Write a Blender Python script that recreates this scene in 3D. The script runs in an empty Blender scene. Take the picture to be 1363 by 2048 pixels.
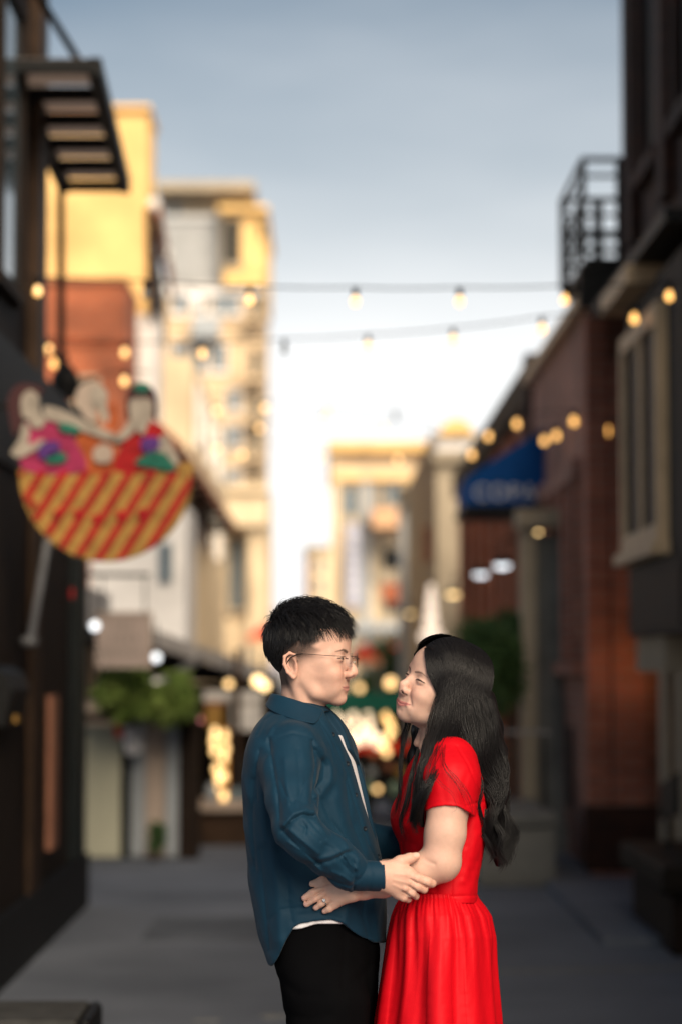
import bpy, math, random
import numpy as np
from mathutils import Vector, Matrix

random.seed(7)
rng = np.random.default_rng(7)
scene = bpy.context.scene
COL = scene.collection
R = math.radians

# ------------------------------------------------------------------ camera
PW, PH = 1363.0, 2048.0
FPX = 85.0 / 36.0 * PH            # focal length in photograph pixels
HORIZON, VPX = 1330.0, 660.0
CAM = Vector((0.0, 0.0, 1.6))
PITCH = math.atan((HORIZON - PH / 2) / FPX)
YAW = math.atan((PW / 2 - VPX) / FPX)
cam_data = bpy.data.cameras.new('camera')
cam = bpy.data.objects.new('camera', cam_data)
COL.objects.link(cam)
cam.location = CAM
cam.rotation_euler = (R(90) + PITCH, 0, -YAW)
cam_data.lens = 85
cam_data.sensor_fit = 'VERTICAL'
cam_data.sensor_height = 36
cam_data.sensor_width = 24
cam_data.clip_start = 0.1
cam_data.clip_end = 3000
cam_data.dof.use_dof = True
cam_data.dof.focus_distance = 5.36
cam_data.dof.aperture_fstop = 2.0
scene.camera = cam

# ------------------------------------------------------------------ sky, sun, exposure
SUN_EL, SUN_AZ = 32.0, 24.0       # hazy sun behind the camera, to the right of the alley axis
w = bpy.data.worlds.new('World')
scene.world = w
w.use_nodes = True
nt = w.node_tree
bg = nt.nodes['Background']
sky = nt.nodes.new('ShaderNodeTexSky')
sky.sky_type = 'NISHITA'
sky.sun_disc = False
sky.sun_elevation = R(SUN_EL)
sky.sun_rotation = R(180 - SUN_AZ)
sky.altitude = 0
sky.air_density = 1.0
sky.dust_density = 2.5
sky.ozone_density = 0.4
# thin white haze that thickens towards the horizon, the same all the way round
tcw = nt.nodes.new('ShaderNodeTexCoord'); sxyz = nt.nodes.new('ShaderNodeSeparateXYZ'); nt.links.new(tcw.outputs['Generated'], sxyz.inputs[0])
ramp = nt.nodes.new('ShaderNodeValToRGB'); nt.links.new(sxyz.outputs['Z'], ramp.inputs['Fac'])
for _p, _v in ((0.0, .99), (.06, .97), (.12, .80), (.20, .34), (.30, .08), (.6, .03)):
    _e = ramp.color_ramp.elements.new(_p) if _p not in (0.0,) else ramp.color_ramp.elements[0]
    _e.position = _p; _e.color = (_v, _v, _v, 1)
ramp.color_ramp.elements[-1].color = (.03, .03, .03, 1)
hz = nt.nodes.new('ShaderNodeMix'); hz.data_type = 'RGBA'
tn = nt.nodes.new('ShaderNodeTexNoise'); tn.inputs['Scale'].default_value = 2.2; tn.inputs['Detail'].default_value = 5; mpw = nt.nodes.new('ShaderNodeMapping'); mpw.inputs['Scale'].default_value = (1.2, 1.2, 5.0); mpw.inputs['Rotation'].default_value = (.12, .18, 0); nt.links.new(tcw.outputs['Generated'], mpw.inputs['Vector']); nt.links.new(mpw.outputs[0], tn.inputs['Vector'])
mh = nt.nodes.new('ShaderNodeMath'); mh.operation = 'MULTIPLY_ADD'; nt.links.new(tn.outputs['Fac'], mh.inputs[0]); mh.inputs[1].default_value = .62; nt.links.new(ramp.outputs['Color'], mh.inputs[2])
mh2 = nt.nodes.new('ShaderNodeMath'); mh2.operation = 'SUBTRACT'; mh2.use_clamp = True; nt.links.new(mh.outputs[0], mh2.inputs[0]); mh2.inputs[1].default_value = .31
nt.links.new(mh2.outputs[0], hz.inputs['Factor']); tnt = nt.nodes.new('ShaderNodeMix'); tnt.data_type = 'RGBA'; tnt.blend_type = 'MULTIPLY'; tnt.inputs['Factor'].default_value = 1; tnt.inputs['B'].default_value = (.82, 1.03, 1.09, 1)
nt.links.new(sky.outputs[0], tnt.inputs['A']); nt.links.new(tnt.outputs['Result'], hz.inputs['A'])
SKY = 0.043
hz.inputs['B'].default_value = (.88/SKY, .875/SKY, .87/SKY, 1)
nt.links.new(hz.outputs['Result'], bg.inputs[0])
bg.inputs[1].default_value = SKY

sun_data = bpy.data.lights.new('sun', 'SUN')
sun_data.energy = 5.0
sun_data.angle = R(45)
sun_data.color = (1.0, 0.85, 0.66)
sun = bpy.data.objects.new('sun', sun_data)
COL.objects.link(sun)
# the light travels towards +Y (away from the camera) and a little to -X
sdir = Vector((-math.sin(R(SUN_AZ)) * math.cos(R(SUN_EL)), math.cos(R(SUN_AZ)) * math.cos(R(SUN_EL)), -math.sin(R(SUN_EL))))
sun.rotation_euler = sdir.to_track_quat('-Z', 'Y').to_euler()
sun.location = (20, -60, 30)

vs = scene.view_settings
vs.view_transform = 'Standard'
vs.look = 'None'
vs.gamma = 1.0
vs.use_curve_mapping = False
vs.exposure = 0.5
scene.cycles.use_denoising = True
scene.cycles.max_bounces = 8
scene.cycles.diffuse_bounces = 4
scene.cycles.glossy_bounces = 3
scene.cycles.transmission_bounces = 6
scene.cycles.transparent_max_bounces = 8
scene.cycles.sample_clamp_indirect = 6.0

CR = cam.rotation_euler.to_matrix()
def P(px, py, Y):
    """the point at distance Y down the alley that the photograph shows at pixel (px, py)"""
    d = CR @ Vector(((px - PW / 2) / FPX, (PH / 2 - py) / FPX, -1.0))
    return CAM + d * (Y / d.y)
def PX(px, Y): return P(px, HORIZON, Y).x
def PZ(py, Y): return P(VPX, py, Y).z

# ------------------------------------------------------------------ mesh helpers
class MB:
    def __init__(self): self.v = []; self.f = []
    def add(self, vs, fs):
        n = len(self.v); self.v += [tuple(p) for p in vs]; self.f += [tuple(i + n for i in f) for f in fs]; return self
    def box(self, x0, x1, y0, y1, z0, z1):
        if x0 > x1: x0, x1 = x1, x0
        if y0 > y1: y0, y1 = y1, y0
        if z0 > z1: z0, z1 = z1, z0
        v = [(x0,y0,z0),(x1,y0,z0),(x1,y1,z0),(x0,y1,z0),(x0,y0,z1),(x1,y0,z1),(x1,y1,z1),(x0,y1,z1)]
        return self.add(v, [(0,3,2,1),(4,5,6,7),(0,1,5,4),(1,2,6,5),(2,3,7,6),(3,0,4,7)])
    def bar(self, a, b, wd, hd=None, up=(0,0,1)):
        """square bar from a to b"""
        a, b = Vector(a), Vector(b); hd = hd or wd
        t = (b - a).normalized(); u = Vector(up)
        if abs(t.dot(u)) > .95: u = Vector((1,0,0))
        s = t.cross(u).normalized(); u = s.cross(t)
        v = []
        for p in (a, b):
            for i, j in ((-1,-1),(1,-1),(1,1),(-1,1)): v.append(p + s*(i*wd/2) + u*(j*hd/2))
        return self.add(v, [(3,2,1,0),(4,5,6,7),(0,1,5,4),(1,2,6,5),(2,3,7,6),(3,0,4,7)])
    def tube(self, pts, rad, n=8, cap=True):
        pts = [Vector(p) for p in pts]; m = len(pts)
        rad = [rad]*m if not hasattr(rad, '__len__') else list(rad)
        vs, fs = [], []; prev = None
        for i, p in enumerate(pts):
            t = (pts[min(i+1,m-1)] - pts[max(i-1,0)]).normalized()
            if prev is None:
                u = Vector((0,0,1)) if abs(t.z) < .9 else Vector((1,0,0))
                s = t.cross(u).normalized()
            else:
                s = (prev - t*prev.dot(t)).normalized()
            prev = s; q = t.cross(s)
            for k in range(n):
                a = 2*math.pi*k/n; vs.append(p + (s*math.cos(a) + q*math.sin(a))*rad[i])
        for i in range(m-1):
            for k in range(n):
                k2 = (k+1) % n; fs.append((i*n+k, i*n+k2, (i+1)*n+k2, (i+1)*n+k))
        if cap: fs.append(tuple(range(n-1,-1,-1))); fs.append(tuple((m-1)*n+k for k in range(n)))
        return self.add(vs, fs)
    def lathe(self, c, prof, n=16, axis='z'):
        """profile [(radius, height)] turned about an axis through c"""
        c = Vector(c); vs, fs = [], []; m = len(prof)
        for r, h in prof:
            for k in range(n):
                a = 2*math.pi*k/n; x, y = r*math.cos(a), r*math.sin(a)
                vs.append(c + (Vector((x,y,h)) if axis == 'z' else Vector((x,h,y)) if axis == 'y' else Vector((h,x,y))))
        for i in range(m-1):
            for k in range(n):
                k2 = (k+1) % n; fs.append((i*n+k, i*n+k2, (i+1)*n+k2, (i+1)*n+k))
        return self.add(vs, fs)
    def prism(self, poly, d):
        """polygon of 3D points pushed along vector d"""
        d = Vector(d); p = [Vector(q) for q in poly]; n = len(p)
        return self.add(p + [q + d for q in p], [tuple(range(n)), tuple(range(2*n-1, n-1, -1))] + [(i, i+n, (i+1)%n+n, (i+1)%n) for i in range(n)])
    def mesh(self, name, smooth=False):
        me = bpy.data.meshes.new(name); me.from_pydata(self.v, [], self.f)
        me.validate(); me.update()
        import bmesh
        bm = bmesh.new(); bm.from_mesh(me); bmesh.ops.recalc_face_normals(bm, faces=bm.faces); bm.to_mesh(me); bm.free()
        if smooth:
            me.polygons.foreach_set('use_smooth', [True]*len(me.polygons))
        return me
    def build(self, name, mat, parent=None, smooth=False):
        return link(name, self.mesh(name, smooth), mat, parent)

def link(name, me, mat, parent=None):
    if mat is not None and not me.materials: me.materials.append(mat)
    o = bpy.data.objects.new(name, me); COL.objects.link(o)
    if parent is not None:
        o.parent = parent
        o.matrix_parent_inverse = parent.matrix_basis.inverted()
    return o
def tag(o, label, cat, group=None):
    o['label'] = label; o['category'] = cat
    if group: o['group'] = group
    return o
def thing(name, label, cat, loc=(0,0,0), group=None):
    o = bpy.data.objects.new(name, None); COL.objects.link(o); o.location = loc; o.empty_display_size = .1
    return tag(o, label, cat, group)
def kind(o, k): o['kind'] = k; return o
def bevel(o, wd=.01, seg=2):
    m = o.modifiers.new('bevel', 'BEVEL'); m.width = wd; m.segments = seg; m.limit_method = 'ANGLE'
    return o
def bx(name, mat, parent, x0, x1, y0, y1, z0, z1, bev=0):
    o = MB().box(x0,x1,y0,y1,z0,z1).build(name, mat, parent)
    if bev: bevel(o, bev)
    return o

# ------------------------------------------------------------------ materials
def mat(name, col, rough=.7, noise=0.0, scale=8.0, bump=0.0, metal=0.0, col2=None, spec=.15, emit=None, estr=0.0, coords='Object', detail=5):
    m = bpy.data.materials.new(name); m.use_nodes = True
    n = m.node_tree.nodes; l = m.node_tree.links; b = n['Principled BSDF']
    b.inputs['Base Color'].default_value = (*col, 1); b.inputs['Roughness'].default_value = rough
    b.inputs['Metallic'].default_value = metal; b.inputs['Specular IOR Level'].default_value = spec
    if emit is not None:
        b.inputs['Emission Color'].default_value = (*emit, 1); b.inputs['Emission Strength'].default_value = estr
    if noise or col2 or bump:
        tc = n.new('ShaderNodeTexCoord'); t = n.new('ShaderNodeTexNoise')
        t.inputs['Scale'].default_value = scale; t.inputs['Detail'].default_value = detail; t.inputs['Roughness'].default_value = .6
        l.new(tc.outputs[coords], t.inputs['Vector'])
        mr = n.new('ShaderNodeMapRange'); mr.inputs['From Min'].default_value = .3; mr.inputs['From Max'].default_value = .7
        l.new(t.outputs['Fac'], mr.inputs['Value'])
        mx = n.new('ShaderNodeMix'); mx.data_type = 'RGBA'
        c2 = col2 or tuple(max(0, c*(1-noise)) for c in col)
        c1 = col if col2 else tuple(min(1, c*(1+noise*.6)) for c in col)
        mx.inputs['A'].default_value = (*c1, 1); mx.inputs['B'].default_value = (*c2, 1)
        l.new(mr.outputs[0], mx.inputs['Factor']); l.new(mx.outputs['Result'], b.inputs['Base Color'])
        if bump:
            bp = n.new('ShaderNodeBump'); bp.inputs['Strength'].default_value = bump; bp.inputs['Distance'].default_value = .02
            l.new(t.outputs['Fac'], bp.inputs['Height']); l.new(bp.outputs[0], b.inputs['Normal'])
    return m
def brick_mat(name, c1, c2, mortar, bw=.21, bh=.07, rough=.85, var=.5):
    m = bpy.data.materials.new(name); m.use_nodes = True
    n = m.node_tree.nodes; l = m.node_tree.links; b = n['Principled BSDF']; b.inputs['Roughness'].default_value = rough
    tc = n.new('ShaderNodeTexCoord'); sp = n.new('ShaderNodeSeparateXYZ'); l.new(tc.outputs['Object'], sp.inputs[0])
    ad = n.new('ShaderNodeMath'); l.new(sp.outputs[0], ad.inputs[0]); l.new(sp.outputs[1], ad.inputs[1])
    cb = n.new('ShaderNodeCombineXYZ'); l.new(ad.outputs[0], cb.inputs[0]); l.new(sp.outputs[2], cb.inputs[1])
    br = n.new('ShaderNodeTexBrick'); l.new(cb.outputs[0], br.inputs['Vector'])
    br.inputs['Color1'].default_value = (*c1, 1); br.inputs['Color2'].default_value = (*c2, 1); br.inputs['Mortar'].default_value = (*mortar, 1)
    br.inputs['Scale'].default_value = 1; br.inputs['Brick Width'].default_value = bw; br.inputs['Row Height'].default_value = bh
    br.inputs['Mortar Size'].default_value = .008; br.inputs['Bias'].default_value = 0
    t = n.new('ShaderNodeTexNoise'); t.inputs['Scale'].default_value = 1.3; t.inputs['Detail'].default_value = 6; l.new(tc.outputs['Object'], t.inputs['Vector'])
    mr = n.new('ShaderNodeMapRange'); mr.inputs['From Min'].default_value = .3; mr.inputs['From Max'].default_value = .7
    mr.inputs['To Min'].default_value = 1-var; mr.inputs['To Max'].default_value = 1.25; l.new(t.outputs['Fac'], mr.inputs['Value'])
    mx = n.new('ShaderNodeMix'); mx.data_type = 'RGBA'; mx.blend_type = 'MULTIPLY'; mx.inputs['Factor'].default_value = 1
    l.new(br.outputs['Color'], mx.inputs['A']); l.new(mr.outputs[0], mx.inputs['B']); l.new(mx.outputs['Result'], b.inputs['Base Color'])
    bp = n.new('ShaderNodeBump'); bp.inputs['Strength'].default_value = .6; bp.inputs['Distance'].default_value = .01; bp.invert = True
    l.new(br.outputs['Fac'], bp.inputs['Height']); l.new(bp.outputs[0], b.inputs['Normal'])
    return m
def glow(name, col, strength):
    return mat(name, (.9,.85,.7), .3, emit=col, estr=strength)

M = {}
M['asphalt'] = mat('asphalt', (.175,.19,.225), .85, scale=.55, col2=(.095,.105,.128), bump=.25, detail=12)
M['concrete'] = mat('concrete', (.20,.195,.18), .9, noise=.35, scale=3, bump=.3)
M['seam'] = mat('pale_seam', (.19,.185,.175), .9, noise=.5, scale=20)
M['paint'] = mat('worn_paint', (.26,.26,.25), .8, noise=.6, scale=30)
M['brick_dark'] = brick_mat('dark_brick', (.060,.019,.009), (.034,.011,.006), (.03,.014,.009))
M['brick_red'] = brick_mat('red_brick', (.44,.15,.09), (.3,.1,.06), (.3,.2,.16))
M['brick_brown'] = brick_mat('brown_brick', (.42,.175,.12), (.27,.11,.075), (.3,.22,.18))
M['brick_orange'] = brick_mat('orange_brick', (.46,.105,.036), (.34,.075,.028), (.30,.16,.09))
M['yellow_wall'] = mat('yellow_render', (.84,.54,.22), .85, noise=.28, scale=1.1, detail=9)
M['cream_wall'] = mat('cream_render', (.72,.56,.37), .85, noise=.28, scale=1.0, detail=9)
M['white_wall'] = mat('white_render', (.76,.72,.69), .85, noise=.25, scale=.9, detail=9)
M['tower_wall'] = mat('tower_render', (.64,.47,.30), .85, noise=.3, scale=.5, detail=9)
M['tan_wall'] = mat('tan_stone', (.40,.33,.24), .85, noise=.2, scale=1.5, bump=.2)
M['grey_wall'] = mat('grey_render', (.42,.42,.42), .85, noise=.15, scale=.8)
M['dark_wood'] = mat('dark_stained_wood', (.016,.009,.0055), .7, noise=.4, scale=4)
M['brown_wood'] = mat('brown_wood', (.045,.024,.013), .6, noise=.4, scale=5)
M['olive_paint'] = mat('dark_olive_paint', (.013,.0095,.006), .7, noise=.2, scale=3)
M['cream_paint'] = mat('cream_window_paint', (.62,.45,.28), .55, noise=.15, scale=6)
M['black_metal'] = mat('black_metal', (.005,.005,.0055), .6, noise=.3, scale=12, spec=.2)
M['green_black'] = mat('green_black_paint', (.010,.014,.015), .5, noise=.2, scale=4)
M['grey_metal'] = mat('grey_metal', (.25,.25,.26), .5, noise=.2, scale=8, metal=.3)
M['copper'] = mat('copper_pink_trim', (.36,.16,.10), .45, noise=.25, scale=6)
M['panel_milk'] = mat('milky_glazing', (.42,.36,.33), .35, noise=.12, scale=2)
M['glass_dark'] = mat('dark_glass', (.010,.012,.014), .55, spec=.04)
M['glass_blue'] = mat('blue_grey_glass', (.10,.14,.17), .08, spec=.8)
M['navy'] = mat('navy_canvas', (.005,.065,.24), .8, noise=.15, scale=6)
M['white_letter'] = mat('white_letter', (.62,.62,.66), .7)
M['red_paint'] = mat('red_sign_paint', (.40,.010,.012), .5, noise=.4, scale=14)
M['gold_paint'] = mat('gold_sign_paint', (.40,.22,.055), .5, noise=.4, scale=14)
M['face_paint'] = mat('pale_sign_paint', (.37,.315,.26), .55, noise=.4, scale=14)
M['pink_paint'] = mat('magenta_sign_paint', (.36,.03,.095), .55, noise=.4, scale=14)
M['orange_paint'] = mat('orange_sign_paint', (.44,.095,.025), .55, noise=.4, scale=14)
M['green_paint'] = mat('teal_sign_paint', (.02,.16,.11), .55, noise=.4, scale=14)
M['purple_paint'] = mat('purple_sign_paint', (.09,.03,.17), .55, noise=.4, scale=14)
M['hair_paint'] = mat('maroon_sign_paint', (.055,.02,.022), .55)
M['board'] = mat('pink_beige_board', (.42,.33,.29), .7, noise=.1, scale=6)
M['board_text'] = mat('faded_lettering', (.30,.25,.22), .7)
M['panel_cream'] = mat('cream_yellow_panel', (.46,.44,.33), .6, noise=.08, scale=3)
M['panel_grey'] = mat('pale_grey_panel', (.33,.35,.37), .6, noise=.1, scale=3)
M['panel_beige'] = mat('beige_panel', (.42,.33,.27), .6, noise=.1, scale=3)
M['white_cloth'] = mat('white_cloth', (.62,.61,.63), .9, noise=.1, scale=8)
M['red_cloth'] = mat('red_canvas', (.62,.045,.025), .8, noise=.2, scale=3)
M['green_cloth'] = mat('green_canvas', (.012,.12,.07), .8, noise=.2, scale=3)
M['peach_cloth'] = mat('peach_canvas', (.72,.42,.24), .8, noise=.1, scale=2)
M['lavender'] = mat('lavender_banner', (.42,.42,.52), .8, noise=.15, scale=2)
M['leaf'] = mat('leaf_green', (.13,.22,.04), .6, scale=7, col2=(.22,.27,.07), spec=.3)
M['leaf_dark'] = mat('leaf_dark_green', (.035,.08,.026), .6, scale=7, col2=(.065,.125,.036), spec=.3)
M['bark'] = mat('bark', (.07,.05,.035), .9, noise=.4, scale=20, bump=.4)
M['terracotta'] = mat('terracotta', (.30,.12,.07), .85, noise=.2, scale=8)
M['produce'] = mat('pale_green_produce', (.22,.30,.22), .6, noise=.4, scale=20)
M['bulb'] = glow('warm_bulb', (1.0,.50,.12), 2.0)
M['bulb_off'] = mat('unlit_bulb', (.18,.19,.20), .15, spec=.8)
M['lamp_warm'] = glow('warm_lamp', (1.0,.66,.28), 2.8)
M['lamp_white'] = glow('cool_lamp', (.90,.95,1.0), 1.6)
M['bulb_pale'] = glow('pale_warm_bulb', (1.0,.74,.48), 1.3)
M['lamp_porch'] = glow('orange_porch_lamp', (1.0,.42,.10), 16)
M['lamp_pink'] = glow('pink_lamp', (1.0,.22,.28), 1.8)
M['lamp_gold'] = glow('gold_lamp', (1.0,.58,.20), 1.8)
M['lamp_cone'] = glow('pink_white_lamp', (1.0,.78,.62), .7)

def translucent(name, col, t=.6):
    m = mat(name, col, .4); n = m.node_tree.nodes; l = m.node_tree.links; tr = n.new('ShaderNodeBsdfTranslucent'); tr.inputs[0].default_value = (*col, 1)
    mx = n.new('ShaderNodeMixShader'); mx.inputs[0].default_value = t; l.new(n['Principled BSDF'].outputs[0], mx.inputs[1]); l.new(tr.outputs[0], mx.inputs[2]); l.new(mx.outputs[0], n['Material Output'].inputs[0]); return m
M['panel_milk'] = translucent('milky_glazing_sheet', (.62,.55,.52))
# ================================================================== SETTING
road = MB().box(-400, 400, -300, 1500, -.3, 0).build('road', M['asphalt'])
kind(road, 'structure')
seam = MB()
a0, a1 = P(985, 1936, 12.9), P(1363, 1912, 13.3)
seam.prism([(a0.x, 12.72, .004), (6, 13.42, .004), (6, 13.50, .004), (a0.x, 12.80, .004)], (0, 0, -.003))
kind(seam.build('pavement_joint', M['seam']), 'structure')
for k, (px, py, ln, wd, an) in enumerate([(415, 2032, .14, .05, 10), (545, 2024, .13, .10, 35)]):
    q = P(px, py, 1.6 * FPX / (py - HORIZON)); an = R(an)
    c, s = math.cos(an), math.sin(an)
    pts = [(q.x + c*i*ln/2 - s*j*wd/2, q.y + s*i*ln/2 + c*j*wd/2, .004) for i, j in ((-1,-1),(.6,-1.2),(1,.2),(.3,1),(-.8,.7))]
    kind(MB().prism(pts, (0,0,-.003)).build('road_paint', M['paint']), 'structure')
M['patch'] = mat('asphalt_patch', (.115,.125,.148), .85, noise=.35, scale=1.5)
M['joint'] = mat('dark_joint', (.10,.108,.128), .9, noise=.4, scale=3)
for x0, x1, y0, y1 in ((-1.6, 1.5, 16.9, 16.93), (-1.6, 1.0, 19.4, 19.43)):
    kind(bx('pavement_joint', M['joint'], None, x0, x1, y0, y1, -.002, .003 if y1 - y0 > 1 else .005), 'structure')
for x0, y0, w_, l_ in ((-1.1, 14.2, .9, 1.3), (.2, 17.6, .8, 1.0)):
    kind(bx('asphalt_patch', M['patch'], None, x0, x0 + w_, y0, y0 + l_, -.002, .0065), 'structure')
pave = bx('pavement', M['concrete'], None, 1.55, 6, 13.9, 24, 0, .05); kind(pave, 'structure')
pave.data.materials[0] = M['asphalt']

# ------------------------------------------------------------------ windows for buildings
def window(parent, x0, x1, z0, z1, yf, glass='glass_dark', frame=None, sill=True, fw=.1, bars=0):
    """window on a wall that faces the camera (wall plane at yf)"""
    w_ = bx('window', M[glass], parent, x0, x1, yf - .03, yf + .05, z0, z1)
    if frame:
        f = MB()
        f.box(x0 - fw, x0, yf - .09, yf + .04, z0 - fw, z1 + fw); f.box(x1, x1 + fw, yf - .09, yf + .04, z0 - fw, z1 + fw)
        f.box(x0, x1, yf - .088, yf + .04, z1, z1 + fw); f.box(x0, x1, yf - .088, yf + .04, z0 - fw, z0)
        for i in range(bars): xx = x0 + (x1 - x0)*(i + 1)/(bars + 1); f.box(xx - fw/3, xx + fw/3, yf - .08, yf, z0, z1)
        f.build('frame', M[frame], w_)
    if sill: MB().box(x0 - fw*1.6, x1 + fw*1.6, yf - .2, yf + .04, z0 - fw*2.1, z0 - fw*1.02).build('sill', M[frame or 'tan_wall'], w_)
    return w_
def window_x(parent, y0, y1, z0, z1, xf, side, glass='glass_dark', frame='cream_paint', fw=.07, bars=1, depth=.06):
    """window on a wall that faces the alley; side = -1 where the wall looks to -X"""
    a, b = xf, xf + side*.03
    w_ = bx('window', M[glass], parent, xf - side*.05, b, y0, y1, z0, z1)
    c = xf + side*depth
    f = MB()
    f.box(xf - side*.04, c, y0 - fw, y0, z0 - fw, z1 + fw); f.box(xf - side*.04, c, y1, y1 + fw, z0 - fw, z1 + fw)
    f.box(xf - side*.04, c - side*.002, y0, y1, z1, z1 + fw); f.box(xf - side*.04, c - side*.002, y0, y1, z0 - fw, z0)
    for i in range(bars):
        yy = y0 + (y1 - y0)*(i + 1)/(bars + 1); f.box(xf - side*.04, c - side*.01, yy - fw/2, yy + fw/2, z0, z1)
    f.build('frame', M[frame], w_)
    return w_

# ================================================================== FAR BUILDINGS, LEFT
# apartment tower
T = thing('apartment_tower', 'tall cream and yellow apartment tower lit by the low sun', 'tower', (-10, 157, 0))
Y = 150.0
X = lambda p: PX(p, Y)
Zt = lambda p: PZ(p, Y)
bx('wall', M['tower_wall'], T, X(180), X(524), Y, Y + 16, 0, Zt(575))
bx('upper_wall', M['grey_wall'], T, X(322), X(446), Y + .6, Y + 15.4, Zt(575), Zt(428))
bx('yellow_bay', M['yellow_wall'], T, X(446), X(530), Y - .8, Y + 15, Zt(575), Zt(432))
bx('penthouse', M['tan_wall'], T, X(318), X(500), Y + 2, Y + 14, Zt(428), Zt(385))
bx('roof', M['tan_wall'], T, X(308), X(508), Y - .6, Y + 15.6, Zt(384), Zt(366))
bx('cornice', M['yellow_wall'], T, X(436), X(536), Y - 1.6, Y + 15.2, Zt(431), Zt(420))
pw = bx('window', M['glass_blue'], T, X(335), X(350), Y + 1.9, Y + 2.3, Zt(420), Zt(390))
for k in range(9):
    xx = X(334 + k*12.4); bx('mullion', M['grey_wall'], T, xx - .09, xx + .09, Y + .4, Y + .7, Zt(574), Zt(440))
bx('string_course', M['grey_wall'], T, X(325), X(446), Y + .3, Y + .62, Zt(440), Zt(428))
window(T, X(449), X(478), Zt(532), Zt(446), Y - .8, 'glass_dark', 'tan_wall', fw=.15)
bx('window', M['glass_dark'], T, X(519), X(528), Y - .95, Y - .7, Zt(480), Zt(450))
for r, zc in enumerate([600, 715, 800, 872, 960, 1060, 1160]):
    for c, (u0, u1) in enumerate([(345, 368), (388, 410), (426, 450), (456, 478)]):
        if (r + c) % 5 == 4: continue
        hh = 26 if r < 2 else 18
        window(T, X(u0), X(u1), Zt(zc + hh), Zt(zc - hh), Y, 'glass_blue', 'white_wall', fw=.12)
    bal = bx('balcony', M['tower_wall'], T, X(492), X(531), Y - 1.7, Y - .004, Zt(zc + 52), Zt(zc + 44))
    rl = MB()
    for k in range(7): rl.box(X(493) + k*.19, X(493) + k*.19 + .05, Y - 1.68, Y - 1.63, Zt(zc + 44), Zt(zc + 16))
    rl.box(X(492), X(531), Y - 1.7, Y - 1.6, Zt(zc + 16), Zt(zc + 12)); rl.build('railing', M['tan_wall'], bal)
    bx('window', M['glass_dark'], T, X(500), X(518), Y - .06, Y + .1, Zt(zc + 44), Zt(zc - 14))
bx('string_course', M['white_wall'], T, X(325), X(527), Y - .3, Y + .2, Zt(592), Zt(576))
tc = MB(); tc.prism([(X(384), Y - .02, Zt(632)), (X(384), Y - 2.2, Zt(682)), (X(384), Y - .02, Zt(682))], (X(440) - X(384), 0, 0)).build('awning', M['panel_grey'], T)

# yellow building and the brick one in front of it
Yb = thing('yellow_building', 'tall plain yellow rendered building glowing in the sun behind the brick one', 'building', (-6, 40, 0))
Y = 36.6
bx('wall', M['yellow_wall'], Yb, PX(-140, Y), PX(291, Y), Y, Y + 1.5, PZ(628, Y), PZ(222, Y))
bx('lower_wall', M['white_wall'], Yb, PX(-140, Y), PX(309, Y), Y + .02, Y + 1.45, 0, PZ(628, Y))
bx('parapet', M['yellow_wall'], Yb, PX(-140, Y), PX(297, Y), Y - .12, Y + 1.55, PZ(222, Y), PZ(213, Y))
pp = MB()
for py0, py1 in ((415, 640),): pp.tube([P(299, py0, Y - .05), P(303, py1, Y - .05)], .05, 8)
pp.build('downpipe', M['brown_wood'], Yb)
window(Yb, PX(262, Y), PX(288, Y), PZ(930, Y), PZ(820, Y), Y, 'glass_blue', 'white_wall', fw=.05)
Bb = thing('brick_building', 'orange brick building with flat parapet standing before the yellow wall', 'building', (-6, 35, 0))
Y = 34.4
bx('wall', M['brick_orange'], Bb, PX(-140, Y), PX(248, Y), Y, Y + 2.1, 0, PZ(566, Y))
bx('coping', M['terracotta'], Bb, PX(-140, Y), PX(250, Y), Y - .06, Y + 2.15, PZ(566, Y), PZ(557, Y))
bx('string_course', M['brick_orange'], Bb, PX(-140, Y), PX(249.5, Y), Y - .04, Y + 2.0, PZ(690, Y), PZ(683, Y))
window(Bb, PX(150, Y), PX(190, Y), PZ(900, Y), PZ(760, Y), Y, 'glass_dark', 'tan_wall', fw=.05)
window(Bb, PX(205, Y), PX(235, Y), PZ(1190, Y), PZ(1125, Y), Y, 'glass_dark', 'terracotta', fw=.05)

# roof edge with white globe lamps in front of the tower
Eb = thing('market_roof', 'dark overhanging eave with orange soffit and white globe lamps beside the yellow building', 'roof', (-3, 39, 6))
e = MB()
A, B_ = P(300, 430, 37.4), P(342, 590, 50)
e.prism([A, P(320, 432, 37.4), P(350, 598, 50), B_], (0, 0, .25)); e.build('eave', M['terracotta'], Eb)
e = MB(); e.prism([P(296, 440, 37.6), P(312, 470, 37.6), P(333, 610, 50), P(322, 600, 50)], (0, 0, -.9)); e.build('wall', M['dark_wood'], Eb)
for px, py, Y, r in ((306, 410, 37.0, .115), (326, 508, 43.0, .13), (388, 606, 52, .2)):
    c = P(px, py, Y)
    g = MB().lathe(c, [(r*math.sin(t*math.pi/10), -r*math.cos(t*math.pi/10)) for t in range(11)], 16).build('globe_lamp', M['white_wall'], Eb, True)
    MB().tube([c + Vector((0,0,r*.95)), c + Vector((-.12,.1,r + .16))], .02, 6).build('bracket', M['black_metal'], g)

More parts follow.
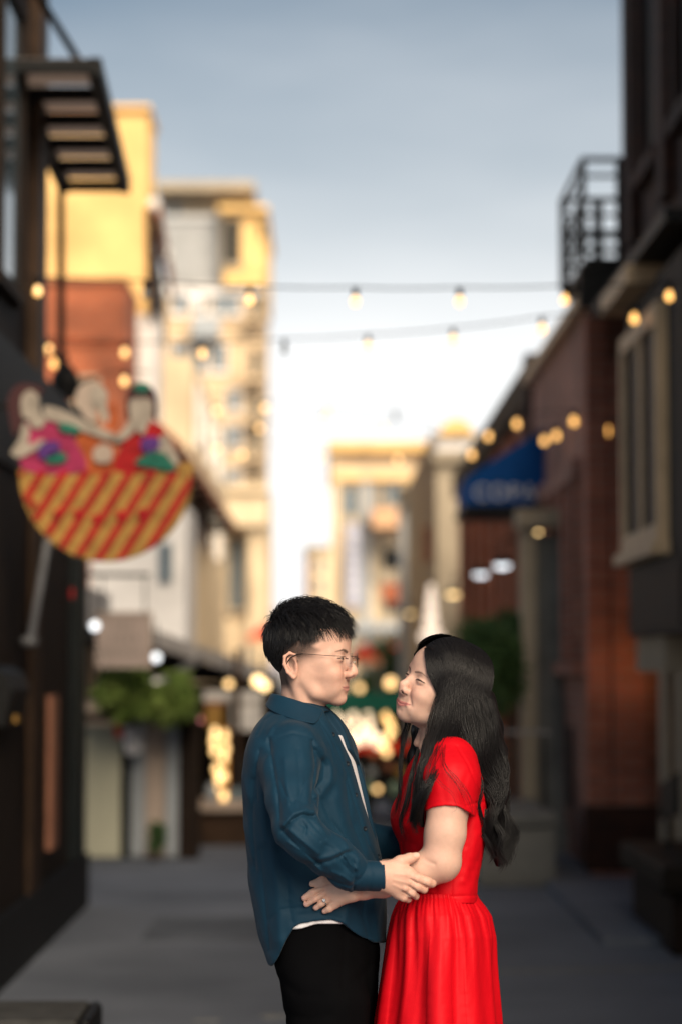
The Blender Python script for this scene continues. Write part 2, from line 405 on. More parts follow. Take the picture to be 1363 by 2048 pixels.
# white building on the left side of the alley
Wb = thing('white_building', 'long white rendered building with sunlit upper wall and tiled lean-to eave', 'building', (-4, 44, 0))
bx('wall', M['cream_wall'], Wb, -7, -2.42, 42.2, 56, 0, 7.0)
for k in range(3):
    for zz in (3.9, 5.6):
        window_x(Wb, 43.4 + k*4, 44.6 + k*4, zz, zz + 1.0, -2.42, 1, 'glass_blue', 'white_wall', bars=1)
e = MB(); e.prism([(-2.42, 30, 4.75), (-1.85, 30, 4.25), (-1.85, 48, 4.25), (-2.42, 48, 4.75)], (0, 0, .12)); e.build('lean_to_roof', M['terracotta'], Wb)
for k in range(10): bx('rafter', M['brown_wood'], Wb, -2.4, -1.9, 30.5 + k*1.9, 30.62 + k*1.9, 4.2, 4.29)
bx('lower_wall', M['white_wall'], Wb, -5.2, -2.46, 37.0 + 5.4, 42.19, 0, 4.4)
bx('front_wall', M['white_wall'], Wb, PX(180, 32), PX(372, 32), 32, 34.2, 0, PZ(1010, 32))
bx('band', M['panel_grey'], Wb, PX(318, 32), PX(345, 32), 31.95, 32.1, PZ(1165, 32), PZ(1085, 32))
window(Wb, PX(322, 32), PX(342, 32), PZ(1160, 32), PZ(1090, 32), 31.95, 'glass_blue', None, sill=False)

# arcade with columns
Ab = thing('arcade_building', 'sunlit cream arcade with tall columns at the end of the white wall', 'building', (-2.5, 66, 0))
Y = 64.0
bx('wall', M['cream_wall'], Ab, PX(330, Y), PX(531, Y), Y + 1.2, Y + 8, 0, PZ(960, Y))
bx('entablature', M['cream_wall'], Ab, PX(340, Y), PX(533, Y), Y - .1, Y + 1.2, PZ(1052, Y), PZ(985, Y))
bx('cornice', M['cream_wall'], Ab, PX(336, Y), PX(536, Y), Y - .35, Y + 1.25, PZ(985, Y), PZ(970, Y))
for u0, u1 in ((360, 386), (424, 450), (492, 516)):
    cx = PX((u0 + u1)/2, Y); r = (PX(u1, Y) - PX(u0, Y))/2; zt = PZ(1052, Y)
    col_ = MB().lathe((cx, Y + .4, 0), [(r*1.25, 0), (r*1.25, .25), (r, .35), (r*.95, zt*.5), (r*.88, zt - .3), (r*1.15, zt - .18), (r*1.2, zt - .003)], 14).build('column', M['cream_wall'], Ab, True)
for u0, u1 in ((392, 418), (456, 486)):
    window(Ab, PX(u0, Y), PX(u1, Y), PZ(1215, Y), PZ(1075, Y), Y + 1.2, 'glass_blue', 'tan_wall', fw=.06, bars=1)
bx('sign_panel', M['white_cloth'], Ab, PX(394, Y), PX(420, Y), Y + .9, Y + 1.0, PZ(1290, Y), PZ(1235, Y))

# ================================================================== FAR BUILDINGS, MIDDLE AND RIGHT
Cb = thing('corner_building', 'pale four storey corner building with a lavender banner and peach awning', 'building', (5, 110, 0))
Y = 100.0
X = lambda p: PX(p, Y)
Zt = lambda p: PZ(p, Y)
bx('wall', M['cream_wall'], Cb, X(662), X(905), Y, Y + 20, 0, Zt(905))
bx('cornice', M['yellow_wall'], Cb, X(655), X(905), Y - .8, Y + 20.5, Zt(905), Zt(886))
bx('pilaster', M['panel_grey'], Cb, X(722), X(740), Y - .2, Y + .1, 0, Zt(950))
bx('pilaster', M['cream_wall'], Cb, X(662), X(676), Y - .3, Y + .1, 0, Zt(906))
bx('pilaster', M['tan_wall'], Cb, X(838), X(852), Y - .3, Y + .1, 0, Zt(906))
bx('string_course', M['yellow_wall'], Cb, X(662), X(890), Y - .35, Y + .2, Zt(962), Zt(954))
bx('banner', M['lavender'], Cb, X(692), X(718), Y - .9, Y - .6, Zt(1215), Zt(1050))
for k in range(7): bx('banner_mark', M['white_letter'], Cb, X(699), X(711), Y - .96, Y - .9, Zt(1078 + k*20), Zt(1066 + k*20))
for u0, u1, v0, v1 in ((765, 800, 1140, 1098), (765, 800, 1010, 965), (685, 712, 1030, 975), (745, 760, 1035, 965), (812, 832, 1140, 1090), (812, 832, 1020, 965), (768, 800, 1225, 1180)):
    window(Cb, X(u0), X(u1), Zt(v0), Zt(v1), Y, 'glass_dark' if v0 > 1040 else 'glass_blue', 'tan_wall', fw=.25)
bx('wall_panel', M['brick_orange'], Cb, X(762), X(803), Y - .12, Y + .1, Zt(1205), Zt(1152))
e = MB(); e.prism([(X(742), Y - .1, Zt(1018)), (X(742), Y - 3.0, Zt(1055)), (X(742), Y - 3.0, Zt(1062)), (X(742), Y - .1, Zt(1062))], (X(818) - X(742), 0, 0)); e.build('awning', M['peach_cloth'], Cb)
for k in range(8): bx('pier', M['grey_wall'], Cb, X(668 + k*28), X(675 + k*28), Y - .45, Y + .05, 0, Zt(1245))
bx('shop_fascia', M['panel_grey'], Cb, X(676), X(840), Y - .7, Y - .46, Zt(1262), Zt(1246))

Sb = thing('slim_tower', 'slim tan tower block with dark edge far down the alley', 'building', (-2, 184, 0))
Y = 180.0
bx('wall', M['cream_wall'], Sb, PX(622, Y), PX(662, Y), Y, Y + 9, 0, PZ(1100, Y))
bx('side_wall', M['brick_brown'], Sb, PX(610, Y), PX(622, Y), Y + .5, Y + 9, 0, PZ(1108, Y))
bx('parapet', M['tan_wall'], Sb, PX(608, Y), PX(664, Y), Y - .4, Y + 9.4, PZ(1100, Y), PZ(1092, Y))
for k in range(3): window(Sb, PX(632, Y), PX(646, Y), PZ(1145 + k*40, Y), PZ(1120 + k*40, Y), Y, 'glass_blue', None, sill=False)

Lb = thing('distant_terrace', 'low row of pale distant houses closing the end of the alley', 'building', (-6, 225, 0))
Y = 220.0
for k, (u0, u1, v, mm) in enumerate(((525, 560, 1218, 'lavender'), (560, 600, 1232, 'grey_wall'), (600, 640, 1225, 'cream_wall'), (640, 700, 1210, 'tan_wall'))):
    bx('wall', M[mm], Lb, PX(u0, Y), PX(u1, Y) - .05, Y + k*.3, Y + 8, 0, PZ(v, Y))

Tb = thing('tan_stone_building', 'tan stone building with rounded sunlit cornice past the brick row', 'building', (3, 42, 0))
Y = 40.0
bx('pier', M['tan_wall'], Tb, PX(872, Y), PX(934, Y), Y, Y + 2.0, 0, PZ(925, Y))
bx('wall', M['tan_wall'], Tb, PX(845, 46), 5, Y + 2.0, 56, 0, PZ(905, 46))
bx('capital', M['tan_wall'], Tb, PX(864, Y), PX(940, Y), Y - .15, Y + 2.1, PZ(925, Y), PZ(905, Y))
bx('frieze', M['white_wall'], Tb, PX(872, Y), PX(945, Y), Y - .05, Y + 2.0, PZ(905, Y), PZ(872, Y))
e = MB(); cx = PX(912, Y); r = PX(946, Y) - cx
e.prism([(cx + r*math.cos(t*math.pi/12), Y - .18, PZ(872, Y) + r*.95*math.sin(t*math.pi/12)) for t in range(13)], (0, 1.6, 0)); e.build('pediment', M['yellow_wall'], Tb)
bx('door_panel', M['terracotta'], Tb, PX(852, Y) , PX(868, Y), Y + 1.2, Y + 1.4, PZ(1118, Y), PZ(1045, Y))
bx('shop_front', M['grey_wall'], Tb, PX(800, 58), PX(850, 58), 58, 60, 0, PZ(985, 58))
bx('balcony_band', M['tan_wall'], Tb, PX(795, 57.5), PX(862, 57.5), 57.4, 58.0, PZ(1000, 57.5), PZ(965, 57.5))
bx('band', M['brown_wood'], Tb, PX(800, 57.3), PX(860, 57.3), 57.2, 57.4, PZ(985, 57.3), PZ(975, 57.3))

# ================================================================== RIGHT SIDE OF THE ALLEY
# low brick building
XR = 1.957
Rb = thing('low_brick_building', 'low red brown brick building with cream coping under the iron balcony', 'building', (3, 21, 0))
bx('wall', M['brick_brown'], Rb, XR, 6, 18.3, 23.7, 0, 4.3)
bx('corner_pier', M['brick_red'], Rb, XR - .02, XR + .14, 18.24, 18.6, 0, 4.28)
bx('coping', M['cream_paint'], Rb, XR - .10, XR + .3, 18.15, 23.3, 4.3, 4.40)
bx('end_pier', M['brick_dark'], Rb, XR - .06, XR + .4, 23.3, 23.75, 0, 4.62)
for y0 in (18.75, 19.55, 20.35, 21.15):   # tall recessed slots between brick pilasters
    bx('pilaster', M['brick_red'], Rb, XR - .07, XR + .02, y0, y0 + .30, 1.62, 3.05)
    bx('window', M['glass_dark'], Rb, XR - .005, XR + .02, y0 + .33, y0 + .72, 1.68, 3.02)
bx('lintel_band', M['brick_brown'], Rb, XR - .085, XR + .02, 18.62, 22.1, 3.05, 3.2)
bx('sill_band', M['brick_red'], Rb, XR - .10, XR + .02, 18.62, 22.1, 1.52, 1.62)
dr = bx('window', M['glass_dark'], Rb, XR - .012, XR + .02, 19.5, 19.95, .45, 1.1)
for k, y0 in enumerate((18.29, 18.27)):
    pass
bx('pilaster', M['brick_red'], Rb, XR + .16, XR + .42, 18.22, 18.4, 0, 3.9)
bx('pilaster', M['brick_dark'], Rb, XR + .62, XR + .9, 18.24, 18.4, 0, 3.9)
bx('plinth', M['brick_dark'], Rb, XR - .05, 4, 18.2, 18.32, 0, .55)
bx('threshold', M['copper'], Rb, XR - .02, XR + .36, 17.95, 18.19, .0, .056)

# brick row further on
Fb = thing('brick_row', 'shaded brick row with pilasters continuing past the blue awning', 'building', (3, 30, 0))
bx('wall', M['brick_brown'], Fb, 2.02, 6, 23.8, 37.5, 0, 4.2)
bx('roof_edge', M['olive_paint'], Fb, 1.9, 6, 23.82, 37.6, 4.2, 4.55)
for k in range(7):
    y0 = 24.3 + k*1.9
    bx('pilaster', M['brick_orange'], Fb, 1.93, 2.03, y0, y0 + .7, 0, 4.1)
    bx('window', M['glass_dark'], Fb, 2.0, 2.03, y0 + .95, y0 + 1.65, 1.0, 3.2)

# tall dark building with the bay window
Db = thing('tall_brick_building', 'tall dark brick building rising out of frame behind the bay window', 'building', (4, 13, 0))
XD = 2.06
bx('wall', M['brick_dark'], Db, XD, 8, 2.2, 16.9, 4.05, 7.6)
bx('shade_block', M['brick_dark'], Db, 4.2, 14, 5.2, 16.6, 7.61, 15)  # unseen upper block, added to shade the buildings on the left
bx('lower_wall', M['brick_brown'], Db, 2.42, 8, 2.2, 17.6, 0, 4.04)
for y0 in (11.6, 13.2, 14.8):
    wz = bx('window', M['glass_dark'], Db, XD - .01, XD + .05, y0, y0 + .75, 4.9, 6.9)
    f = MB(); f.box(XD - .06, XD, y0 - .1, y0, 4.8, 7.0); f.box(XD - .06, XD, y0 + .75, y0 + .85, 4.8, 7.0); f.box(XD - .06, XD - .002, y0, y0 + .75, 6.9, 7.0); f.box(XD - .09, XD, y0 - .12, y0 + .87, 4.7, 4.8)
    f.build('frame', M['brick_dark'], wz)
    bx('pilaster', M['brick_dark'], Db, XD - .08, XD + .01, y0 + 1.05, y0 + 1.35, 4.4, 7.5)
for y0 in (13.6, 14.6, 16.0, 16.9): bx('pilaster', M['tan_wall'], Db, 2.33, 2.43, y0, y0 + .32, 0, 2.0)
bx('lintel', M['brick_brown'], Db, 2.35, 2.43, 13.4, 17.5, 2.0, 2.35)
bx('door', M['dark_wood'], Db, 2.40, 2.46, 15.1, 15.9, .05, 2.0)
bx('ornament', M['cream_paint'], Db, XD - .10, XD - .003, 14.0, 14.35, 4.12, 4.27)

# bay window
Bw = thing('bay_window', 'projecting dark bay with tall cream framed twin window', 'bay window', (2.2, 15, 2))
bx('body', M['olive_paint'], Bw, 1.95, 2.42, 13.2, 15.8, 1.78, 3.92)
window_x(Bw, 14.0, 15.55, 2.42, 3.60, 1.95, -1, 'glass_dark', 'cream_paint', fw=.11, bars=1, depth=.07)
bx('sill', M['cream_paint'], Bw, 1.84, 1.95, 13.85, 15.72, 2.24, 2.308)
bx('cornice', M['cream_paint'], Bw, 1.80, 2.41, 14.6, 16.0, 3.922, 4.04)
bx('soffit', M['black_metal'], Bw, 1.84, 2.41, 13.2, 16.95, 4.045, 4.12)
bx('corbel', M['tan_wall'], Bw, 1.99, 2.40, 14.4, 15.75, 1.56, 1.775)
bx('plinth_panel', M['dark_wood'], Bw, 1.94, 1.949, 13.4, 15.7, 1.82, 2.22)

# iron balcony
Bl = thing('iron_balcony', 'black iron railed balcony standing on a dark slab above the low brick building', 'balcony', (1.95, 17.7, 4.2))
bx('slab', M['black_metal'], Bl, 1.80, 2.9, 16.97, 18.62, 4.42, 4.48)
bx('slab_edge', M['black_metal'], Bl, 1.76, 2.95, 16.96, 17.06, 4.13, 4.415)
xb, y0, y1, z0, z1 = 1.79, 17.0, 18.5, 4.48, 5.19
for x_, y_ in ((xb, y0), (xb, y1), (2.05, y0), (2.05, y1)):
    bx('post', M['black_metal'], Bl, x_ - .022, x_ + .022, y_ - .022, y_ + .022, z0, z1)
for zz in (z1, z1 - .12, z1 - .29, z1 - .40, z1 - .52, z1 - .64):
    rr = MB(); t = .024 if zz < z1 - .3 or zz == z1 - .12 else .034
    rr.bar((xb, y0, zz), (3.0, y0, zz), t); rr.bar((xb, y0, zz), (xb, y1, zz), t*.8); rr.bar((xb, y1, zz), (3.0, y1, zz), t)
    rr.build('rail', M['black_metal'], Bl)
for k in range(6):
    xx = xb + .13 + k*.13; MB().bar((xx, y0, z0), (xx, y0, z1 - .28), .022).build('baluster', M['black_metal'], Bl)
for k in range(4):
    yy = y0 + .3 + k*.3; MB().bar((xb, yy, z0), (xb, yy, z1 - .28), .016).build('baluster', M['black_metal'], Bl)

# blue awning with lettering on its end panel
Aw = thing('blue_awning', 'navy blue canvas awning with white COPA lettering on the brick wall', 'awning', (1.6, 22, 3))
Y = 22.0
pl = [P(930, 955, Y), P(1093, 852, Y), P(1097, 1010, Y), P(930, 1010, Y)]
MB().prism(pl, (0, 1.5, 0)).build('canopy', M['navy'], Aw)
bx('valance', M['black_metal'], Aw, pl[3].x - .02, XR, Y - .01, Y + 1.52, pl[3].z - .06, pl[3].z - .002)
MB().prism([P(1058, 1010, Y + .1), P(1092, 1010, Y + .1), P(1092, 1075, Y + .1), P(1060, 1045, Y + .1)], (0, .08, 0)).build('bracket', M['black_metal'], Aw)
cu = bpy.data.curves.new('lettering', 'FONT'); cu.body = 'COPA'; cu.size = .205; cu.extrude = .004; cu.align_x = 'CENTER'; cu.align_y = 'CENTER'; cu.space_character = 1.08
tmp = bpy.data.objects.new('tmp', cu); COL.objects.link(tmp)
dg = bpy.context.evaluated_depsgraph_get(); me = bpy.data.meshes.new_from_object(tmp.evaluated_get(dg)); bpy.data.objects.remove(tmp)
me.transform(Matrix.Translation(P(1008, 986, Y - .006)) @ Matrix.Rotation(R(90), 4, 'X')); me.materials.clear()
link('lettering', me, M['white_letter'], Aw)

# wall lamps in a receding row
def wall_lamp(px, py, Y, m, label):
    c = P(px, py, Y); w_ = thing('wall_lamp', label, 'lamp', c, 'dish lamps along the brick walls')
    s = 1.0
    MB().lathe(c, [(.03, .10), (.035, .06), (.10, .03), (.115, .0), (.112, -.004), (.09, .012)], 16).build('shade', M['black_metal'], w_, True)
    MB().lathe(c, [(.085, .004), (.08, -.022), (.055, -.04), (.0, -.047)], 14).build('bulb', M[m], w_, True)
    xw = 1.96 if Y < 23.7 else 2.02
    if Y < 39: MB().tube([c + Vector((0,0,.09)), c + Vector((0,0,.2)), c + Vector((.05,0,.27)), Vector((xw, c.y, c.z + .22))], .012, 6).build('arm', M['black_metal'], w_)
    else: MB().tube([c + Vector((0,0,.09)), c + Vector((0,0,.2)), c + Vector((.05,.02,.27)), Vector((c.x + .12, c.y + .02, c.z - .1)), Vector((c.x + .12, c.y + .02, 0))], .03, 6).build('arm', M['black_metal'], w_)
wall_lamp(1061, 1063, 21.2, 'lamp_warm', 'warm dish lamp on the wall just under the blue awning')
wall_lamp(1003, 1129, 25.0, 'lamp_white', 'cool white dish lamp on the brick row, nearer the awning of two')
wall_lamp(960, 1147, 28.4, 'lamp_white', 'cool white dish lamp on the brick row, further from the awning of two')
wall_lamp(905, 1187, 36.0, 'lamp_warm', 'warm dish lamp on the brick row beside the tan stone pier')
wall_lamp(821, 1226, 52.0, 'lamp_warm', 'warm dish lamp on a post before the distant grey shop front')

# stone pilaster at the entrance under the awning
Cp = thing('stone_pilaster', 'grey beige stone pilaster beside the entrance below the awning', 'pilaster', (1.85, 21.5, 0))
bx('shaft', M['tan_wall'], Cp, PX(1043, 20.2), PX(1072, 20.2), 20.2, 20.5, .28, 2.75)
bx('shaft', M['concrete'], Cp, PX(1074, 20.25), 1.952, 20.26, 20.5, .28, 2.7)
bx('base', M['concrete'], Cp, PX(1036, 20.1), 1.955, 20.08, 20.56, .05, .279)
bx('capital', M['tan_wall'], Cp, PX(1036, 20.1), 1.955, 20.08, 20.56, 2.751, 2.9)

# low concrete wall with rail and shrubs behind
Lw = thing('low_wall', 'low grey concrete planter wall at the foot of the brick building', 'wall', (1.4, 18.6, 0))
bx('wall', M['concrete'], Lw, PX(955, 17.6), PX(1108, 17.6), 17.6, 19.6, .0, .44, .02)
bx('capstone', M['concrete'], Lw, PX(950, 17.55), PX(1112, 17.55), 17.55, 19.65, .442, .52, .015)
Hr = thing('hand_rail', 'thin dark handrail with pale top above the low wall', 'handrail', (1.5, 18, .5))
MB().tube([P(985, 1463, 18.4), P(1100, 1466, 18.4)], .014, 8).build('rail', M['grey_metal'], Hr)
for px in (990, 1085): MB().tube([P(px, 1466, 18.4), (PX(px, 18.4), 18.4, .52)], .013, 6).build('post', M['black_metal'], Hr)
Db2 = thing('dark_doorway', 'dark recessed doorway behind the shrubs', 'doorway', (1.7, 22.6, 0))
bx('door', M['dark_wood'], Db2, 1.90, 1.955, 22.25, 23.15, .05, 2.3)
bx('frame', M['black_metal'], Db2, 1.86, 1.954, 22.1, 22.245, .05, 2.45)

def leaf_cloud(n, cx, r, size, seed, flat=1.0, lobes=9):
    """many small folded leaves spread through several uneven lobes"""
    g = np.random.default_rng(seed); mb = MB(); cs = []
    for i in range(lobes):
        d = g.normal(size=3); d /= np.linalg.norm(d); cs.append((np.array(d)*np.array(r)*g.uniform(.35, .8), g.uniform(.35, .6)))
    for i in range(n):
        c, s = cs[g.integers(lobes)]
        d = g.normal(size=3); d /= np.linalg.norm(d)
        p = np.array(cx) + c + d*np.array(r)*s*g.uniform(.45, 1.05)
        a = g.normal(size=3); a /= np.linalg.norm(a); b = np.cross(a, g.normal(size=3)); b /= np.linalg.norm(b)
        L = size*g.uniform(.6, 1.3); W = L*.42; nrm = np.cross(a, b)*L*.12
        mb.add([p, p + a*L*.5 + b*W*.5 - nrm, p + a*L, p + a*L*.5 - b*W*.5 - nrm], [(0, 1, 2), (0, 2, 3)])
    return mb
def shrub(name, label, px, py, Y, r, n, size, m, base, seed, cat='shrub'):
    c = P(px, py, Y); t = thing(name, label, cat, (c.x, c.y, base))
    leaf_cloud(n, c, r, size, seed).build('crown', M[m], t)
    for k in range(4):
        a = k*1.7 + seed; MB().tube([(c.x, c.y, base), (c.x + .03*math.cos(a), c.y + .03*math.sin(a), base + (c.z - base)*.5), (c.x + r[0]*.5*math.cos(a), c.y + r[1]*.5*math.sin(a), c.z + r[2]*.3)], [.022, .017, .006], 6).build('stem' if k else 'trunk', M['bark'], t)
    return t
shrub('shrub', 'tall dark evergreen shrub growing over the low wall', 975, 1325, 19.0, (.36, .32, .46), 4200, .075, 'leaf_dark', .5, 3)
shrub('shrub', 'rounder dark shrub beside the stone pilaster', 1022, 1285, 20.6, (.27, .3, .33), 2200, .075, 'leaf_dark', .1, 4)
shrub('shrub', 'distant green shrub behind the market cart', 884, 1345, 34, (.42, .4, .42), 1600, .11, 'leaf_dark', .0, 5)
shrub('street_tree', 'distant dark green tree beyond the red tents', 760, 1350, 60, (1.6, 1.2, .9), 2400, .22, 'leaf_dark', .0, 6, 'tree')

# dark stone bench and board at the right edge
Bn = thing('stone_bench', 'dark stone bench block against the right hand wall', 'bench', (2.1, 14.6, 0))
bx('seat', M['olive_paint'], Bn, PX(1262, 14.6), 2.33, 13.3, 15.3, .34, .50, .03)
bx('base', M['dark_wood'], Bn, PX(1280, 14.7), 2.33, 13.4, 15.2, .0, .338, .02)
MB().box(PX(1325, 14.6), 2.3, 13.36, 13.4, .12, .15).build('trim', M['cream_paint'], Bn)
Nb = thing('menu_stand', 'small black menu stand leaning on the bench wall', 'sign', (2.1, 14.9, .5))
MB().prism([P(1318, 1570, 15.2), P(1350, 1545, 14.5), P(1350, 1630, 14.5), P(1318, 1640, 15.2)], (.03, .02, 0)).build('board', M['black_metal'], Nb)
MB().bar((PX(1333, 14.9), 14.9, .5), P(1333, 1630, 14.9), .03).build('leg', M['black_metal'], Nb)

# ================================================================== LEFT SIDE OF THE ALLEY
XL = -1.66
Sh = thing('dark_shop', 'dark wooden shop front with tall windows along the left wall', 'shop', (-2.6, 13.5, 0))
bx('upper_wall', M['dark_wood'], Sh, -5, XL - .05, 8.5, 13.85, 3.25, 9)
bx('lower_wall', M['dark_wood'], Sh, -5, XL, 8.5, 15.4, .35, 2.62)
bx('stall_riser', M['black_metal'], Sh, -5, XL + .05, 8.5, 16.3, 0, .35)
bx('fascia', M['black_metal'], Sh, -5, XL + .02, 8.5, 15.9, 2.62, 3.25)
bx('corner_post', M['brown_wood'], Sh, XL - .09, XL + .02, 13.55, 13.9, 3.25, 9)
window_x(Sh, 12.15, 12.95, 3.6, 5.1, XL - .05, 1, 'glass_blue', 'dark_wood', bars=0)
window_x(Sh, 12.15, 12.95, 5.5, 7.4, XL - .05, 1, 'glass_blue', 'dark_wood', bars=0)
bx('pilaster', M['brown_wood'], Sh, XL - .05, XL + .03, 13.3, 13.7, .35, 2.6)
bx('folded_gate', M['green_black'], Sh, XL - .6, XL - .002, 15.42, 16.3, .36, 2.6)
for k in range(5): bx('gate_leaf', M['green_black'], Sh, XL - .001, XL + .03 + .012*(k % 2), 15.45 + k*.17, 15.57 + k*.17, .36, 2.6)
bx('trim', M['copper'], Sh, XL + .002, XL + .035, 14.22, 14.55, .52, 1.42)
MB().tube([P(96, 1080, 13.7), P(62, 1280, 12.9)], .022, 8).build('stay', M['grey_metal'], Sh)
MB().lathe(P(60, 1283, 12.88), [(0,-.03),(.045,-.02),(.05,.02),(0,.035)], 12).build('stay_base', M['grey_metal'], Sh, True)
bx('light_strip', M['red_paint'], Sh, XL + .03, XL + .045, 15.22, 15.27, 2.02, 2.08)
Lt = thing('letter_box', 'black hooded wall box with small gold mark on the dark shop', 'box', (-1.6, 12.2, 1.2))
c0 = P(22, 1395, 12.25)
MB().prism([(XL, 11.9, c0.z - .14), (XL + .06, 11.9, c0.z - .14), (XL + .1, 11.9, c0.z + .04), (XL + .07, 11.9, c0.z + .12), (XL, 11.9, c0.z + .16)], (0, .72, 0)).build('body', M['black_metal'], Lt)
bx('mark', M['gold_paint'], Lt, XL + .07, XL + .085, 12.2, 12.34, c0.z - .125, c0.z - .09)

# glazed canopy
Ca = thing('glazed_canopy', 'black steel canopy with milky glazing hung from the dark shop', 'canopy', (-1.5, 14.2, 4.6))
no, fo = P(190, 133, 12.8), P(250, 372, 15.5)
zi = .0
ni, fi = Vector((XL - .06, no.y, no.z + zi)), Vector((XL - .06, fo.y, fo.z + zi))
def lerp(a, b, t): return a + (b - a)*t
for a, b, wd in ((no, fo, .07), (ni, fi, .06)): MB().bar(a, b, wd, .1).build('beam', M['black_metal'], Ca)
nb = 5
for k in range(nb + 1):
    t = k/nb; MB().bar(lerp(ni, no, 0) + (fi - ni)*t, lerp(no, fo, t), .055, .07).build('crossbar', M['black_metal'], Ca)
for k in range(nb):
    t0, t1 = k/nb + .012, (k + 1)/nb - .012; u = Vector((0, 0, .042))
    q = [lerp(ni, fi, t0) + u, lerp(no, fo, t0) + u, lerp(no, fo, t1) + u, lerp(ni, fi, t1) + u]
    MB().prism(q, (0, 0, .012)).build('pane', M['panel_milk'], Ca)
q = lerp(ni, fi, .98) + Vector((.0, .1, 0))
MB().tube([P(122, 372, 15.45), P(123, 780, 15.45)], .026, 8).build('rod', M['black_metal'], Ca)
MB().bar(ni + Vector((.02, 0, .6)), lerp(no, fo, .25), .03).build('tie_rod', M['black_metal'], Ca)
Ln = thing('lantern', 'black hanging lantern on the canopy rod above the striped sign', 'lantern', P(128, 770, 15.45))
c = P(130, 765, 15.3)
MB().lathe(c, [(.0, .14), (.03, .12), (.085, .05), (.09, 0), (.07, -.10), (.0, -.12)], 8).build('body', M['black_metal'], Ln)
MB().lathe(c, [(.0, .19), (.02, .18), (.02, .14)], 8).build('finial', M['black_metal'], Ln)

# striped basket sign with three painted figures
Sg = thing('basket_sign', 'round bottomed red and gold striped shop sign with three painted figures', 'sign', (-1.2, 12, 2.5))
Y = 12.0
ex, ey, top = 212.0, 945.0, 945.0
rx, ry = 174.0, 178.0
def sg(px, py, d=0): return P(px, py, Y + d)
rimp = [(ex + rx*math.cos(t), ey - ry*math.sin(t)) for t in [math.pi + math.pi*k/28 for k in range(29)]]
rimp = [(ex - rx - 2, 940)] + rimp + [(ex + rx + 2, 925)]
MB().prism([sg(*p) for p in rimp], (0, .05, 0)).build('basket', M['gold_paint'], Sg)
def clip_stripe(c0, wd):
    """stripe leaning to the right, clipped to the half ellipse"""
    sl = .62; out = []
    N = 18; left, right = [], []
    ins = lambda x, y: ((x - ex)/(rx - 2))**2 + ((y - ey)/(ry - 2))**2 < 1 and y >= ey - 4
    for i in range(N + 1):
        y = ey - 3 + (ry - 1)*i/N; xl = c0 - (y - ey)*sl; xr = xl + wd
        hw = (rx - 2)*math.sqrt(max(0, 1 - ((y - ey)/(ry - 1))**2))
        xl2, xr2 = max(xl, ex - hw), min(xr, ex + hw)
        if xr2 - xl2 > .8: left.append((xl2, y)); right.append((xr2, y))
    if len(left) > 1: out = left + right[::-1]
    return out
for k in range(10):
    poly = clip_stripe(32 + k*44, 17)
    if len(poly) > 3: MB().prism([sg(x, y, -.014) for x, y in poly], (0, .0135, 0)).build('stripe', M['red_paint'], Sg)
for x0, y0, x1, y1 in ((60, 1012, 70, 1003), (110, 1030, 128, 1018), (150, 1020, 165, 1036), (188, 1030, 200, 1046), (236, 1022, 248, 1040), (278, 1034, 290, 1018)):
    MB().bar(sg(x0, y0, -.02), sg(x1, y1, -.02), .035, .008, (0, 1, 0)).build('mark', M['red_paint'], Sg)
def blob(name, m, pts, d, th, parent):
    """smooth closed outline through photo points, cut from a board"""
    n = len(pts); out = []
    for i in range(n):
        p0, p1, p2, p3 = [np.array(pts[(i + j - 1) % n], float) for j in range(4)]
        for k in range(5):
            t = k/5; out.append(.5*((2*p1) + (-p0 + p2)*t + (2*p0 - 5*p1 + 4*p2 - p3)*t*t + (-p0 + 3*p1 - 3*p2 + p3)*t**3))
    return MB().prism([sg(x, y, d) for x, y in out], (0, th, 0)).build(name, M[m], parent)
f1 = blob('figure', 'pink_paint', [(52, 942), (44, 880), (60, 838), (92, 832), (120, 850), (150, 880), (170, 942)], -.004, .03, Sg); f1['label'] = 'painted figure in a magenta dress'
blob('hair', 'hair_paint', [(22, 850), (16, 800), (34, 770), (66, 768), (88, 780), (70, 800), (44, 850), (30, 872)], -.012, .02, f1)
blob('face', 'face_paint', [(42, 812), (46, 790), (62, 780), (78, 794), (80, 822), (92, 840), (80, 856), (62, 852), (58, 838), (46, 834)], -.02, .012, f1)
blob('arm', 'face_paint', [(48, 845), (38, 880), (22, 905), (40, 915), (70, 900), (90, 890), (86, 878), (58, 888), (60, 860)], -.022, .012, f1)
blob('arm', 'face_paint', [(90, 812), (130, 822), (180, 846), (228, 868), (226, 882), (180, 868), (130, 848), (92, 836)], -.022, .012, f1)
f2 = blob('figure', 'orange_paint', [(140, 942), (146, 890), (170, 860), (200, 858), (222, 872), (232, 942)], -.002, .03, Sg); f2['label'] = 'painted figure in an orange dress'
blob('hair', 'panel_beige', [(152, 800), (160, 772), (184, 764), (206, 772), (200, 800), (190, 840), (172, 838)], -.008, .02, f2)
blob('face', 'face_paint', [(180, 790), (186, 774), (204, 772), (216, 788), (214, 812), (220, 836), (210, 846), (200, 820), (186, 812)], -.016, .012, f2)
blob('scarf', 'orange_paint', [(220, 812), (232, 808), (236, 846), (226, 862), (216, 840)], -.014, .012, f2)
f3 = blob('figure', 'red_paint', [(232, 942), (250, 880), (270, 850), (310, 846), (332, 862), (346, 910), (352, 936)], -.006, .03, Sg); f3['label'] = 'painted figure in a red dress'
blob('hair', 'hair_paint', [(254, 840), (252, 800), (262, 774), (284, 766), (306, 778), (314, 806), (312, 838), (300, 830), (266, 830)], -.012, .02, f3)
blob('bow', 'green_paint', [(266, 776), (276, 766), (292, 766), (302, 774), (292, 784), (276, 784)], -.02, .012, f3)
blob('face', 'face_paint', [(260, 802), (282, 796), (304, 802), (304, 834), (296, 850), (288, 868), (276, 862), (262, 838)], -.024, .012, f3)
